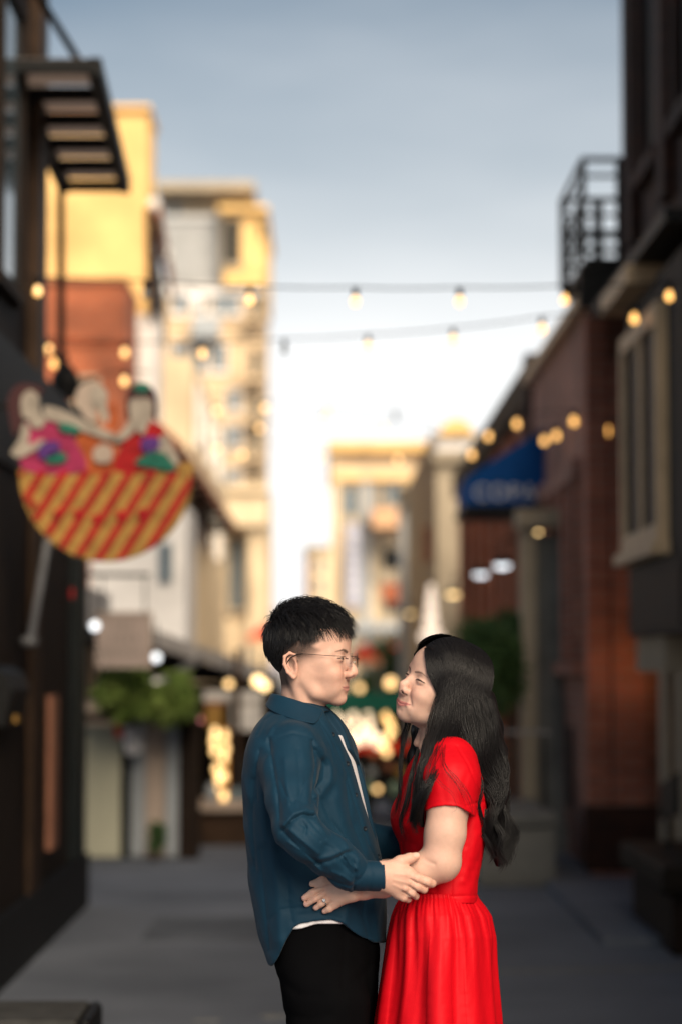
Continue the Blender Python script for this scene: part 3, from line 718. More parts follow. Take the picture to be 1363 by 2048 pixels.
blob('arm', 'face_paint', [(262, 838), (244, 862), (228, 872), (232, 886), (254, 876), (270, 860)], -.022, .012, f3)
blob('arm', 'face_paint', [(330, 868), (350, 900), (358, 925), (346, 930), (318, 905), (310, 890)], -.022, .012, f3)
for m_, pts in (('purple_paint', [(282, 884), (292, 874), (316, 876), (320, 892), (300, 906), (284, 900)]), ('green_paint', [(270, 926), (300, 906), (330, 908), (352, 940), (320, 938)]),
                ('green_paint', [(92, 916), (112, 904), (134, 910), (128, 924), (100, 926)]), ('purple_paint', [(76, 900), (90, 884), (118, 884), (116, 908), (84, 918)]),
                ('green_paint', [(116, 852), (130, 846), (156, 854), (158, 864), (130, 864)]), ('panel_beige', [(186, 902), (204, 888), (224, 896), (222, 922), (192, 924)])):
    blob('flower', m_, pts, -.026, .012, Sg)
MB().bar((XL - .05, Y + .03, sg(0, 800).z), (sg(300, 800).x, Y + .03, sg(0, 905).z), .03).build('bracket', M['black_metal'], Sg)

# cream notice board sign
Ns = thing('board_sign', 'pinkish beige hanging board with faded dark lettering above the plants', 'sign', (-1.9, 19, 1.8))
Y = 19.0
bx('board', M['board'], Ns, PX(192, Y), PX(301, Y), Y, Y + .05, PZ(1336, Y), PZ(1228, Y), .006)
f = MB(); f.box(PX(190, Y), PX(303, Y), Y - .012, Y + .06, PZ(1230, Y), PZ(1224, Y)); f.box(PX(297, Y), PX(304, Y), Y - .014, Y + .062, PZ(1338, Y), PZ(1224, Y)); f.build('frame', M['panel_beige'], Ns)
for row, (u0, u1, v, n) in enumerate(((232, 258, 1250, 3), (226, 272, 1277, 4), (205, 275, 1304, 7))):
    for k in range(n):
        uu = u0 + (u1 - u0)*k/(n - 1)
        MB().box(PX(uu - 3.6, Y), PX(uu + 3.6, Y), Y - .006, Y - .001, PZ(v + 7, Y), PZ(v - 7, Y)).build('mark', M['board_text'], Ns)
for px in (205, 290): MB().bar(P(px, 1225, Y + .02), P(px, 1150, Y + .02), .012).build('hanger', M['black_metal'], Ns)
MB().bar(P(170, 1150, Y + .02), P(300, 1150, Y + .02), .03).build('arm', M['black_metal'], Ns)

def globe(px, py, Y, r, m, label, hang=.25):
    c = P(px, py, Y); g = thing('globe_lamp', label, 'lamp', c)
    MB().lathe(c, [(r*math.sin(t*math.pi/10), -r*math.cos(t*math.pi/10)) for t in range(11)], 16).build('globe', M[m], g, True)
    MB().tube([c + Vector((0,0,r*.9)), c + Vector((0,0,r + hang))], .008, 6).build('cord', M['black_metal'], g)
globe(190, 1252, 18.2, .034, 'lamp_white', 'bright white globe lamp left of the beige board')
globe(313, 1315, 19.4, .034, 'lamp_white', 'white globe lamp under the dark eave right of the beige board')
globe(397, 1440, 21.0, .03, 'lamp_pink', 'small pink lamp beside the lit stall')
globe(458, 1368, 22.4, .035, 'lamp_gold', 'dim amber lamp under the market eave')
globe(516, 1362, 22.2, .05, 'lamp_warm', 'bright warm lamp under the market eave behind the man')
globe(530, 1372, 22.6, .04, 'lamp_warm', 'second warm lamp under the eave, just beyond the bright one')

# planted shop front with panels
Pf = thing('panelled_shop', 'shop front of tall cream, grey and beige panels under hanging plants', 'shop', (-1.9, 19.6, 0))
Y = 20.2
bx('wall', M['panel_beige'], Pf, -5, PX(362, Y), Y + .06, Y + 1.2, 0, 1.28)
for (u0, u1, m_, zt) in ((168, 245, 'panel_cream', 1450), (264, 292, 'panel_grey', 1440), (293, 330, 'panel_beige', 1440), (334, 360, 'panel_grey', 1440)):
    bx('panel', M[m_], Pf, PX(u0, Y), PX(u1, Y), Y - .02 - (.1 if u0 < 200 else 0), Y + .05, .02, PZ(zt, Y))
bx('post', M['green_black'], Pf, PX(246, Y), PX(263, Y), Y - .03, Y + .04, 0, 1.3)
bx('side_wall', M['white_wall'], Pf, -5, PX(180, 22), 21.4, 24, 0, 2.3)
bx('post', M['dark_wood'], Pf, PX(360, Y), PX(398, Y), Y - .08, Y + .3, 0, PZ(1380, Y))
bx('shelf', M['brown_wood'], Pf, PX(180, Y), PX(395, Y), Y - .42, Y - .05, PZ(1440, Y), PZ(1425, Y))
shrub('hanging_plant', 'bushy light green hanging plant under the beige board', 262, 1392, 19.55, (.22, .24, .19), 2600, .085, 'leaf', PZ(1440, 19.55), 11, 'plant')
shrub('hanging_plant', 'trailing green hanging plant beside the dark eave', 345, 1395, 19.7, (.19, .22, .20), 2200, .085, 'leaf', PZ(1440, 19.7), 12, 'plant')
shrub('hanging_plant', 'drooping olive green hanging plant beside the dark gate', 212, 1378, 19.4, (.14, .2, .15), 1400, .085, 'leaf', PZ(1440, 19.4), 13, 'plant')
shrub('potted_plant', 'small leafy plant on the ground before the beige panel', 310, 1672, 19.9, (.06, .06, .10), 500, .06, 'leaf_dark', .0, 14, 'plant')
cl = thing('hanging_cloth', 'white cloth hanging in front of the grey panel', 'cloth', P(265, 1440, 19.9))
mb = MB(); g = []
for j in range(9):
    for i in range(9):
        t, u = j/8, i/8; q = P(246 + u*40 + 6*t*(1 - u), 1452 + t*(62 - 20*abs(u - .4)), 19.95); q.y += .03*math.sin(u*14 + t*2); g.append(q)
mb.add(g, [(j*9 + i, j*9 + i + 1, j*9 + i + 10, j*9 + i + 9) for j in range(8) for i in range(8)])
o = mb.build('drape', M['white_cloth'], cl, True); sm = o.modifiers.new('s', 'SOLIDIFY'); sm.thickness = .008
rt = thing('red_tag', 'small red cloth tag hanging beside the white cloth', 'tag', P(236, 1455, 19.8))
MB().prism([P(228, 1446, 19.8), P(246, 1448, 19.8), P(244, 1478, 19.8), P(236, 1472, 19.8), P(230, 1476, 19.8)], (0, .01, 0)).build('cloth', M['red_cloth'], rt)

# market stall under the white edged eave
Ms = thing('market_stall', 'open market stall with dark ceiling, lit counter and white edged roof', 'market stall', (-1, 22.5, 0))
rf = MB(); z_ = PZ(1285, 21)
A, B_ = P(300, 1286, 20.7), P(560, 1372, 26)
rf.prism([A, B_, B_ + Vector((-6, 3, .3)), A + Vector((-4, 1, .3))], (0, 0, .10)); rf.build('roof', M['black_metal'], Ms)
MB().bar(A + Vector((0, -.02, .05)), B_ + Vector((0, -.02, .05)), .05, .14).build('fascia', M['white_wall'], Ms)
bx('back_wall', M['dark_wood'], Ms, -4, PX(560, 26), 26.2, 26.5, 0, 1.4)
MB().bar(P(400, 1318, 22.2), P(330, 1362, 20.9), .05).build('strut', M['grey_metal'], Ms)
Y = 21.6
bx('counter_top', M['panel_beige'], Ms, PX(388, Y), PX(560, Y), Y - .08, Y + .7, PZ(1622, Y), PZ(1604, Y), .01)
bx('counter_front', M['brown_wood'], Ms, PX(392, Y), PX(556, Y), Y, Y + .6, 0, PZ(1623, Y))
bx('post', M['brown_wood'], Ms, PX(470, 22.6), PX(482, 22.6), 22.6, 22.7, 0, 1.75)
wb = thing('white_board', 'grey white price board hanging inside the market stall', 'board', P(460, 1425, 23))
bx('board', M['white_wall'], wb, PX(462, 23), PX(526, 23), 23, 23.04, PZ(1462, 23), PZ(1388, 23), .01)
bx('header', M['white_wall'], wb, PX(408, 23), PX(526, 23), 22.97, 22.995, PZ(1402, 23), PZ(1382, 23))
bx('poster', M['gold_paint'], wb, PX(412, 23), PX(446, 23), 22.98, 23.02, PZ(1452, 23), PZ(1412, 23))
bx('poster_head', M['terracotta'], wb, PX(412, 23), PX(450, 23), 22.975, 23.02, PZ(1411, 23), PZ(1403, 23))
lc = thing('light_column', 'column of golden bulbs wound round a post in the market stall', 'string lights', (PX(438, 21.9), 21.9, .4))
bx('post', M['gold_paint'], lc, PX(440, 21.95), PX(458, 21.95), 21.95, 22.03, PZ(1603, 21.95), PZ(1455, 21.95))
def bulb_mesh():
    return MB().lathe((0,0,0), [(.014, .0), (.017, -.012), (.029, -.04), (.031, -.055), (.026, -.074), (.012, -.085), (0, -.088)], 12).mesh('bulb', True)
def socket_mesh(): return MB().lathe((0,0,0), [(0, .05), (.012, .05), (.016, .04), (.018, 0), (.0, -.002)], 10).mesh('socket', True)
bm_on = bulb_mesh(); bm_on.materials.append(M['bulb']); bm_off = bulb_mesh(); bm_off.materials.append(M['bulb_off']); sk = socket_mesh(); sk.materials.append(M['black_metal'])
bm_pale = bulb_mesh(); bm_pale.materials.append(M['bulb_pale']); bm_gold = bulb_mesh(); bm_gold.materials.append(M['lamp_gold'])
def put(name, me, loc, parent, s=1.0):
    o = link(name, me, None, parent); o.location = loc; o.scale = (s, s, s); return o
for py, dx in ((1462, -4), (1480, -6), (1500, -4), (1515, 14), (1536, 0), (1550, 14), (1556, 4), (1577, -1), (1590, 14), (1470, 16), (1495, 18)):
    put('bulb', bm_gold, P(434 + dx, py - 8, 21.85), lc, 1.0)
jar = thing('glass_jar', 'pale jar standing on the stall counter', 'jar', P(425, 1600, 21.6))
MB().lathe(P(424, 1603, 21.6), [(0,.0),(.05,.0),(.055,.03),(.055,.12),(.04,.14),(.04,.16),(0,.16)], 14).build('jar', M['panel_grey'], jar, True)
bgs = thing('dark_goods', 'dark boxed goods on the stall counter behind the man', 'goods', P(500, 1600, 21.9))
bx('box', M['glass_blue'], bgs, PX(458, 21.9), PX(500, 21.9), 21.9, 22.1, PZ(1603, 21.9), PZ(1575, 21.9))
bx('box', M['black_metal'], bgs, PX(478, 22.15), PX(540, 22.15), 22.15, 22.28, PZ(1603, 22.15), PZ(1520, 22.15))

# ================================================================== MIDDLE OF THE ALLEY
mc = thing('market_cart', 'market cart with green canopy, red counter and rows of warm bulbs', 'market cart', (.3, 24.5, 0))
Y = 24.0
e = MB(); e.prism([(PX(640, Y), Y, PZ(1418, Y)), (PX(640, Y), Y - .1, PZ(1424, Y)), (PX(640, Y), Y + .5, PZ(1386, Y)), (PX(640, Y), Y + 1.2, PZ(1418, Y))], (PX(870, Y) - PX(640, Y), 0, 0)); e.build('canopy', M['green_cloth'], mc)
bx('counter', M['red_cloth'], mc, PX(650, Y), PX(870, Y), Y + .3, Y + .9, PZ(1506, Y), PZ(1488, Y))
bx('back_panel', M['brown_wood'], mc, PX(650, Y), PX(812, Y), Y + .95, Y + 1.0, PZ(1488, Y), PZ(1425, Y))
bx('body', M['black_metal'], mc, PX(660, Y), PX(868, Y), Y + .35, Y + .88, .25, PZ(1506, Y) - .002)
for px in (655, 840): bx('post', M['green_black'], mc, PX(px, Y), PX(px + 6, Y), Y + .4, Y + .43, .2, PZ(1420, Y))
for px in (700, 830):
    MB().lathe((PX(px, Y), Y + .3, .25), [(.0, -.03), (.25, -.03), (.25, .03), (0, .03)], 20, 'y').build('wheel', M['green_black'], mc)
g = np.random.default_rng(5)
for px, py in ((672, 1430), (705, 1424), (735, 1420), (712, 1440), (695, 1455), (738, 1440), (720, 1462), (745, 1466), (700, 1474), (728, 1478), (757, 1474), (770, 1430), (778, 1442), (782, 1456), (776, 1470), (765, 1488), (772, 1500), (752, 1484), (690, 1440), (724, 1450), (712, 1470), (740, 1454), (708, 1484), (735, 1470)):
    put('bulb', bm_pale if px < 760 else bm_gold, P(px, py - 6, Y + .15), mc, 1.05)
for k, (px, py, m_, s) in enumerate(((746, 1512, 'terracotta', .05), (776, 1534, 'terracotta', .05), (754, 1578, 'lamp_gold', .03), (800, 1545, 'gold_paint', .06), (735, 1575, 'produce', .07), (790, 1578, 'produce', .08), (812, 1590, 'produce', .07), (705, 1540, 'panel_grey', .07), (742, 1545, 'panel_grey', .05))):
    c = P(px, py, Y + .22); cr = thing(['clay_pot', 'clay_pot', 'glowing_jar', 'fruit_basket', 'produce_pile', 'produce_pile', 'produce_pile', 'bucket', 'bucket'][k], ['round terracotta pot on the cart, upper of two', 'round terracotta pot on the cart, lower of two', 'small glowing jar low on the cart', 'gold round fruit basket on the cart', 'pale green produce heap on the cart beside the man', 'pale green produce heap low on the cart, left of two', 'pale green produce heap low on the cart, right of two', 'pale grey bucket on the cart beside the man', 'small pale grey bucket on the cart under the red counter'][k], ['pot', 'pot', 'jar', 'basket', 'produce', 'produce', 'produce', 'bucket', 'bucket'][k], c)
    MB().lathe(c, [(0, -s), (s*.7, -s*.9), (s, -s*.1), (s*.95, s*.3), (s*.5, s*.8), (0, s)], 12).build('heap', M[m_], cr, True)
def tent(px, py, Y, wpx, hpx, m_, label):
    c = P(px, py, Y); t = thing('market_tent', label, 'tent', (c.x, Y, 0)); hw = wpx*Y/FPX/2; hh = hpx*Y/FPX
    zb = c.z - hh/2
    MB().add([(c.x - hw, Y - hw, zb), (c.x + hw, Y - hw, zb), (c.x + hw, Y + hw, zb), (c.x - hw, Y + hw, zb), (c.x, Y, zb + hh)], [(0,1,4),(1,2,4),(2,3,4),(3,0,4)]).build('roof', M[m_], t)
    d = hh*.35
    for yy in (Y - hw - .02, Y + hw): bx('valance', M['peach_cloth' if m_ == 'red_cloth' else m_], t, c.x - hw, c.x + hw, yy, yy + .02, zb - d, zb)
    for i in (-1, 1):
        for j in (-1, 1): bx('leg', M['grey_metal'], t, c.x + i*hw*.97 - .03, c.x + i*hw*.97 + .03, Y + j*hw*.97 - .03, Y + j*hw*.97 + .03, 0, zb)
tent(728, 1302, 55, 62, 34, 'red_cloth', 'red market tent with peach valance between the two people')
tent(779, 1293, 68, 46, 32, 'red_cloth', 'further red market tent with peach valance')
tent(528, 1262, 60, 70, 30, 'red_cloth', 'red market tent behind the man near the columns')
globe(780, 1366, 27, .06, 'lamp_gold', 'golden globe lamp hanging above the market cart', .4)
globe(718, 1376, 30, .045, 'lamp_gold', 'faint golden globe lamp beside the man above the cart', .4)
# tall lit cone sculpture by the shop front
ct = thing('light_cone', 'tall pinkish white glowing cone of lights on the pavement ahead', 'light sculpture', (PX(860, 38.5), 38.5, 0))
zb = PZ(1296, 38.5)
for k, (v, r) in enumerate(((1180, .05), (1200, .075), (1222, .095), (1246, .12), (1272, .19))):
    c = P(861, v, 38.5); MB().lathe(c, [(r*.75, -.105), (r, -.05), (r, .04), (r*.75, .08), (0, .09)], 16).build('tier', M['lamp_cone'] if 'lamp_cone' in M else M['white_wall'], ct, True)
MB().lathe((PX(861, 38.5), 38.5, 0), [(.18, 0), (.18, zb - .1), (.1, zb + .15)], 12).build('base', M['grey_wall'], ct)

# ================================================================== STRING LIGHTS
def string_light(label, ends, bulbs, Y, sag=0.0, Y2=None):
    """cable between wall points, bulbs hung under it; bulbs = [(px, py, lit)] at distance Y..Y2"""
    t = thing('string_light', label, 'string lights', P(ends[0][0], ends[0][1], Y), 'string lights across the alley')
    Y2 = Y2 or Y
    xs = [ends[0][0]] + [b[0] for b in bulbs] + [ends[1][0]]
    yb = lambda px: Y + (Y2 - Y)*(px - xs[0])/(xs[-1] - xs[0])
    pts = [P(ends[0][0], ends[0][1], Y)]
    for px, py, lit in bulbs:
        q = P(px, py, yb(px)); top = q + Vector((0, 0, .075))
        put('socket', sk, q + Vector((0, 0, .028)), t); put('bulb', bm_on if lit else bm_off, q + Vector((0, 0, .03)), t, .42 + .018*Y)
        pts.append(top)
    pts.append(P(ends[1][0], ends[1][1], Y2))
    # smooth cable with a little sag between the hooks
    fine = []
    for a, b in zip(pts[:-1], pts[1:]):
        for k in range(6):
            s = k/6; p = a.lerp(b, s); p.z -= sag*4*s*(1 - s); fine.append(p)
    fine.append(pts[-1])
    MB().tube(fine, .005, 5).build('cable', M['black_metal'], t)
string_light('nearest and highest string of warm bulbs stretched level across the alley', ((40, 545), (1400, 560)), [(76, 582, 1), (292, 588, 0), (500, 599, 1), (710, 602, 1), (918, 602, 1), (1128, 599, 1), (1337, 592, 1)], 13.2, .006, 12.9)
string_light('string of warm bulbs just below the highest one, rising to the right', ((80, 690), (1290, 615)), [(98, 698, 1), (250, 704, 1), (405, 706, 1), (569, 700, 0), (735, 692, 1), (905, 679, 1), (1083, 657, 1), (1267, 636, 1)], 17.6, .006, 14.2)
string_light('short string of warm bulbs beside the black lantern and the brick building', ((80, 700), (300, 745)), [(108, 726, 1), (125, 794, 1), (249, 761, 1)], 16.2, .0)
string_light('sagging string of warm bulbs in front of the red brown brick wall', ((920, 905), (1262, 812)), [(942, 908, 1), (975, 871, 1), (1032, 846, 1), (1146, 841, 1), (1233, 839, 1)], 21.0, .0, 18.0)
string_light('short string of warm bulbs over the blue awning', ((1060, 880), (1245, 845)), [(1087, 880, 1), (1111, 870, 1), (1215, 861, 1)], 20.4, .0, 17.9)
string_light('faint string of bulbs against the pale sky beyond the first two', ((420, 790), (960, 880)), [(530, 814, 1), (656, 827, 1), (790, 834, 0)], 27.0, .01)
string_light('second faint string of bulbs against the pale sky', ((400, 850), (960, 890)), [(434, 820, 1), (520, 854, 1), (645, 842, 1), (766, 854, 1)], 31.0, .0)
string_light('farthest faint string of bulbs low over the far street', ((400, 880), (960, 900)), [(434, 896, 1), (485, 906, 1), (571, 893, 1), (641, 914, 1), (795, 917, 1)], 36.0, .0)

M['bench_top'] = mat('worn_grey_board', (.055,.053,.05), .7, noise=.4, scale=9)
# low grey topped bench in the near left corner
Fb2 = thing('low_bench', 'low bench with worn grey top and black end standing on the road', 'bench', (-1.1, 8.4, 0))
Y = 8.4
bx('top', M['bench_top'], Fb2, PX(-160, Y), PX(178, Y), Y - .35, Y + .12, PZ(2010, Y) - .04, PZ(2010, Y), .012)
bx('end', M['black_metal'], Fb2, PX(179, Y), PX(205, Y), Y - .34, Y + .10, 0, PZ(2008, Y), .03)
bx('apron', M['dark_wood'], Fb2, PX(-150, Y), PX(176, Y), Y - .3, Y + .08, PZ(2010, Y) - .14, PZ(2010, Y) - .042)
bx('leg', M['black_metal'], Fb2, PX(-120, Y), PX(-90, Y), Y - .3, Y + .08, 0, PZ(2010, Y) - .142)


# porch lamp under the bay, washing the brick corner with orange light
Pl = thing('porch_lamp', 'small orange porch lamp glowing on the brick corner behind the bay window', 'lamp', (2.33, 17.8, 1.70))
c = Vector((2.33, 17.8, 1.70))
MB().lathe(c, [(.05*math.sin(t*math.pi/10), -.05*math.cos(t*math.pi/10)) for t in range(11)], 14).build('globe', M['lamp_porch'], Pl, True)
MB().tube([c + Vector((0, .04, .04)), c + Vector((0, .3, .1)), c + Vector((0, .49, .1))], .014, 6).build('arm', M['black_metal'], Pl)
# ================================================================== PEOPLE: sculpting tools
Y0 = 5.4
S = Y0 / FPX                      # metres per photograph pixel at the couple
CRn = np.array(CR); CAMn = np.array(CAM)
def QN(p):
    """photo pixel x, y and depth d (pixels, away from the viewer) -> world, for arrays"""
    p = np.asarray(p, float)
    dx = (p[..., 0] - PW/2)/FPX; dy = (PH/2 - p[..., 1])/FPX
    d = np.stack([dx, dy, -np.ones_like(dx)], -1) @ CRn.T
    return CAMn + d*((Y0 + p[..., 2]*S)/d[..., 1])[..., None]
def Q(x, y, d=0.0): return Vector(QN(np.array([x, y, d])))

class SDF:
    """distance field on a grid; shapes are blended in, then skinned"""
    def __init__(self, lo, hi, h):
        self.lo = np.array(lo, np.float32); self.h = h
        self.n = [int(math.ceil((b - a)/h)) + 1 for a, b in zip(lo, hi)]
        self.ax = [(self.lo[i] + h*np.arange(self.n[i])).astype(np.float32) for i in range(3)]
        self.D = np.full(self.n, 1e3, np.float32)
    def sl(self, lo, hi):
        r = []
        for i in range(3):
            a = int(np.floor((lo[i] - self.lo[i])/self.h)); b = int(np.ceil((hi[i] - self.lo[i])/self.h)) + 1
            r.append(slice(max(0, a), max(0, min(self.n[i], b))))
        return tuple(r)
    def g(self, s):
        return (self.ax[0][s[0]][:, None, None], self.ax[1][s[1]][None, :, None], self.ax[2][s[2]][None, None, :])
    def comb(self, s, d, k, op):
        D = self.D[s]
        if D.size == 0: return
        if op == '+':
            if k > 0: q = np.maximum(k - np.abs(D - d), 0)/k; r = np.minimum(D, d) - q*q*k*.25
            else: r = np.minimum(D, d)
        elif op == '-':
            d = -d
            if k > 0: q = np.maximum(k - np.abs(D - d), 0)/k; r = np.maximum(D, d) + q*q*k*.25
            else: r = np.maximum(D, d)
        self.D[s] = r
    def ell(self, c, r, k=6, op='+', rot=None):
        m = max(r) + k + 3*self.h
        s = self.sl([a - m for a in c], [a + m for a in c]); x, y, z = self.g(s)
        x = x - c[0]; y = y - c[1]; z = z - c[2]
        if rot is not None:
            Rm = np.array(rot, np.float32); x, y, z = Rm[0,0]*x + Rm[1,0]*y + Rm[2,0]*z, Rm[0,1]*x + Rm[1,1]*y + Rm[2,1]*z, Rm[0,2]*x + Rm[1,2]*y + Rm[2,2]*z
        k0 = np.sqrt((x/r[0])**2 + (y/r[1])**2 + (z/r[2])**2); k1 = np.sqrt((x/r[0]**2)**2 + (y/r[1]**2)**2 + (z/r[2]**2)**2) + 1e-9
        self.comb(s, k0*(k0 - 1)/k1, k, op)
    def cone(self, a, b, ra, rb, k=6, op='+', flat=None):
        m = max(ra, rb) + k + 3*self.h
        s = self.sl([min(p, q) - m for p, q in zip(a, b)], [max(p, q) + m for p, q in zip(a, b)]); x, y, z = self.g(s)
        d = self.segd(x, y, z, a, b, ra, rb); self.comb(s, d, k, op)
    @staticmethod
    def segd(x, y, z, a, b, ra=0., rb=0.):
        ab = [q - p for p, q in zip(a, b)]; L = sum(t*t for t in ab) + 1e-9
        t = np.clip(((x - a[0])*ab[0] + (y - a[1])*ab[1] + (z - a[2])*ab[2])/L, 0, 1)
        return np.sqrt((x - a[0] - t*ab[0])**2 + (y - a[1] - t*ab[1])**2 + (z - a[2] - t*ab[2])**2) - (ra + (rb - ra)*t)
    def chain(self, pts, k=6, op='+', kj=None):
        """rounded limb through (x, y, z, r) points"""
        lo = [min(p[i] - p[3] for p in pts) - k - 3*self.h for i in range(3)]; hi = [max(p[i] + p[3] for p in pts) + k + 3*self.h for i in range(3)]
        s = self.sl(lo, hi); x, y, z = self.g(s); d = None; kj = kj if kj is not None else k
        for p, q in zip(pts[:-1], pts[1:]):
            e = self.segd(x, y, z, p[:3], q[:3], p[3], q[3])
            if d is None: d = e
            else:
                w_ = np.maximum(kj - np.abs(d - e), 0)/max(kj, 1e-6); d = np.minimum(d, e) - w_*w_*kj*.25
        self.comb(s, d, k, op)
    def crease(self, pts, w_, amp, dmax=None, axes=3, sharp=False):
        """press (amp > 0) or raise (amp < 0) a line; axes=2 sculpts straight through in depth"""
        m = 3*w_
        lo = [min(p[i] for p in pts) - m for i in range(3)] if axes == 3 else [min(p[i] for p in pts) - m for i in range(2)] + [-1e4]
        hi = [max(p[i] for p in pts) + m for i in range(3)] if axes == 3 else [max(p[i] for p in pts) + m for i in range(2)] + [dmax if dmax is not None else 1e4]
        s = self.sl(lo, hi); x, y, z = self.g(s); d = None
        if axes == 2: z = z*0
        for p, q in zip(pts[:-1], pts[1:]):
            e = self.segd(x, y, z, p if axes == 3 else (p[0], p[1], 0), q if axes == 3 else (q[0], q[1], 0))
            d = e if d is None else np.minimum(d, e)
        self.D[s] += (amp*(np.exp(-d/(w_*.85)) if sharp else np.exp(-(d/w_)**2))).astype(np.float32)
    def front(self, y, z):
        """x of the outermost surface in front of (y, z)"""
        j = int(round((y - self.lo[1])/self.h)); k = int(round((z - self.lo[2])/self.h)); q = self.D[:, j, k]; i = np.nonzero(q < 0)[0]
        i = int(i[-1]); return float(self.ax[0][i] + self.h*q[i]/(q[i] - q[i+1]))
    def mesh(self, smooth=0):
        D, h = self.D, self.h
        ins = D < 0
        c = [ins[i:ins.shape[0]-1+i, j:ins.shape[1]-1+j, k:ins.shape[2]-1+k] for i in (0,1) for j in (0,1) for k in (0,1)]
        allm = c[0].copy(); anym = c[0].copy()
        for q in c[1:]: allm &= q; anym |= q
        act = np.argwhere(anym & ~allm)
        off = np.array([(i, j, k) for i in (0,1) for j in (0,1) for k in (0,1)])
        V = np.stack([D[act[:,0]+o[0], act[:,1]+o[1], act[:,2]+o[2]] for o in off], 1)
        acc = np.zeros((len(act), 3)); cnt = np.zeros(len(act))
        for a in range(8):
            for b in range(a + 1, 8):
                if np.abs(off[a] - off[b]).sum() != 1: continue
                m = (V[:, a] < 0) != (V[:, b] < 0)
                t = (V[m, a]/(V[m, a] - V[m, b]))[:, None]
                acc[m] += off[a] + t*(off[b] - off[a]); cnt[m] += 1
        P_ = (act + acc/cnt[:, None])*h + self.lo
        ids = np.full(allm.shape, -1, np.int32); ids[act[:,0], act[:,1], act[:,2]] = np.arange(len(act))
        F = []
        for ax in range(3):
            a1, a2 = (ax + 1) % 3, (ax + 2) % 3
            n = ins.shape
            lo_ = [slice(1, n[0]-1), slice(1, n[1]-1), slice(1, n[2]-1)]; lo_[ax] = slice(0, n[ax]-1)
            hi_ = list(lo_); hi_[ax] = slice(1, n[ax])
            A_, B2 = ins[tuple(lo_)], ins[tuple(hi_)]
            e = np.argwhere(A_ != B2); st = np.ones(3, int); st[ax] = 0
            flip = A_[e[:,0], e[:,1], e[:,2]]
            e = e + st
            def cell(da, db):
                q = e.copy(); q[:, a1] -= da; q[:, a2] -= db; return ids[q[:,0], q[:,1], q[:,2]]
            quad = np.stack([cell(1,1), cell(0,1), cell(0,0), cell(1,0)], 1)
            quad[~flip] = quad[~flip][:, ::-1]; F.append(quad)
        F = np.concatenate(F); F = F[(F >= 0).all(1)]
        for _ in range(smooth): P_ = relax(P_, F, .5)
        return P_, F
def relax(P_, F, lam):
    acc = np.zeros_like(P_); cnt = np.zeros(len(P_))
    for a, b in ((0,1),(1,2),(2,3),(3,0)):
        for u, v in ((a, b), (b, a)):
            for ax in range(3): acc[:, ax] += np.bincount(F[:, u], P_[F[:, v], ax], len(P_))
            cnt += np.bincount(F[:, u], minlength=len(P_))
    return P_ + lam*(acc/np.maximum(cnt, 1)[:, None] - P_)
def np_mesh(name, V, F, col=None, smooth=True):
    me = bpy.data.meshes.new(name); F = np.asarray(F, np.int32); V = np.asarray(V, np.float32); k = F.shape[1]
    me.vertices.add(len(V)); me.vertices.foreach_set('co', V.ravel())
    me.loops.add(F.size); me.loops.foreach_set('vertex_index', F.ravel())
    me.polygons.add(len(F)); me.polygons.foreach_set('loop_start', np.arange(0, F.size, k, dtype=np.int32))
    me.update(calc_edges=True); me.validate()
    me.polygons.foreach_set('use_smooth', np.full(len(me.polygons), smooth))
    if col is not None:
        a = me.color_attributes.new('Col', 'FLOAT_COLOR', 'POINT')
        a.data.foreach_set('color', np.concatenate([col, np.ones((len(col), 1))], 1).astype(np.float32).ravel())
    return me
def join_np(parts):
    V, F, C, n = [], [], [], 0
    for v, f, c in parts: V.append(v); F.append(f + n); C.append(c); n += len(v)
    return np.concatenate(V), np.concatenate(F), np.concatenate(C)
def catmull(pts, n):
    pts = np.asarray(pts, float); m = len(pts); t = np.linspace(0, m - 1, n); i = np.minimum(t.astype(int), m - 2); u = (t - i)[:, None]
    p = np.concatenate([[2*pts[0] - pts[1]], pts, [2*pts[-1] - pts[-2]]])
    a, b, c, d = p[i], p[i+1], p[i+2], p[i+3]
    return .5*(2*b + (c - a)*u + (2*a - 5*b + 4*c - d)*u**2 + (3*b - a - 3*c + d)*u**3)
def interp(tab, col):
    tab = np.array(tab, float)
    def f(y):
        return np.interp(y, tab[:, 0], tab[:, col])
    return f
def smoothstep(a, b, x):
    t = np.clip((x - a)/(b - a), 0, 1); return t*t*(3 - 2*t)

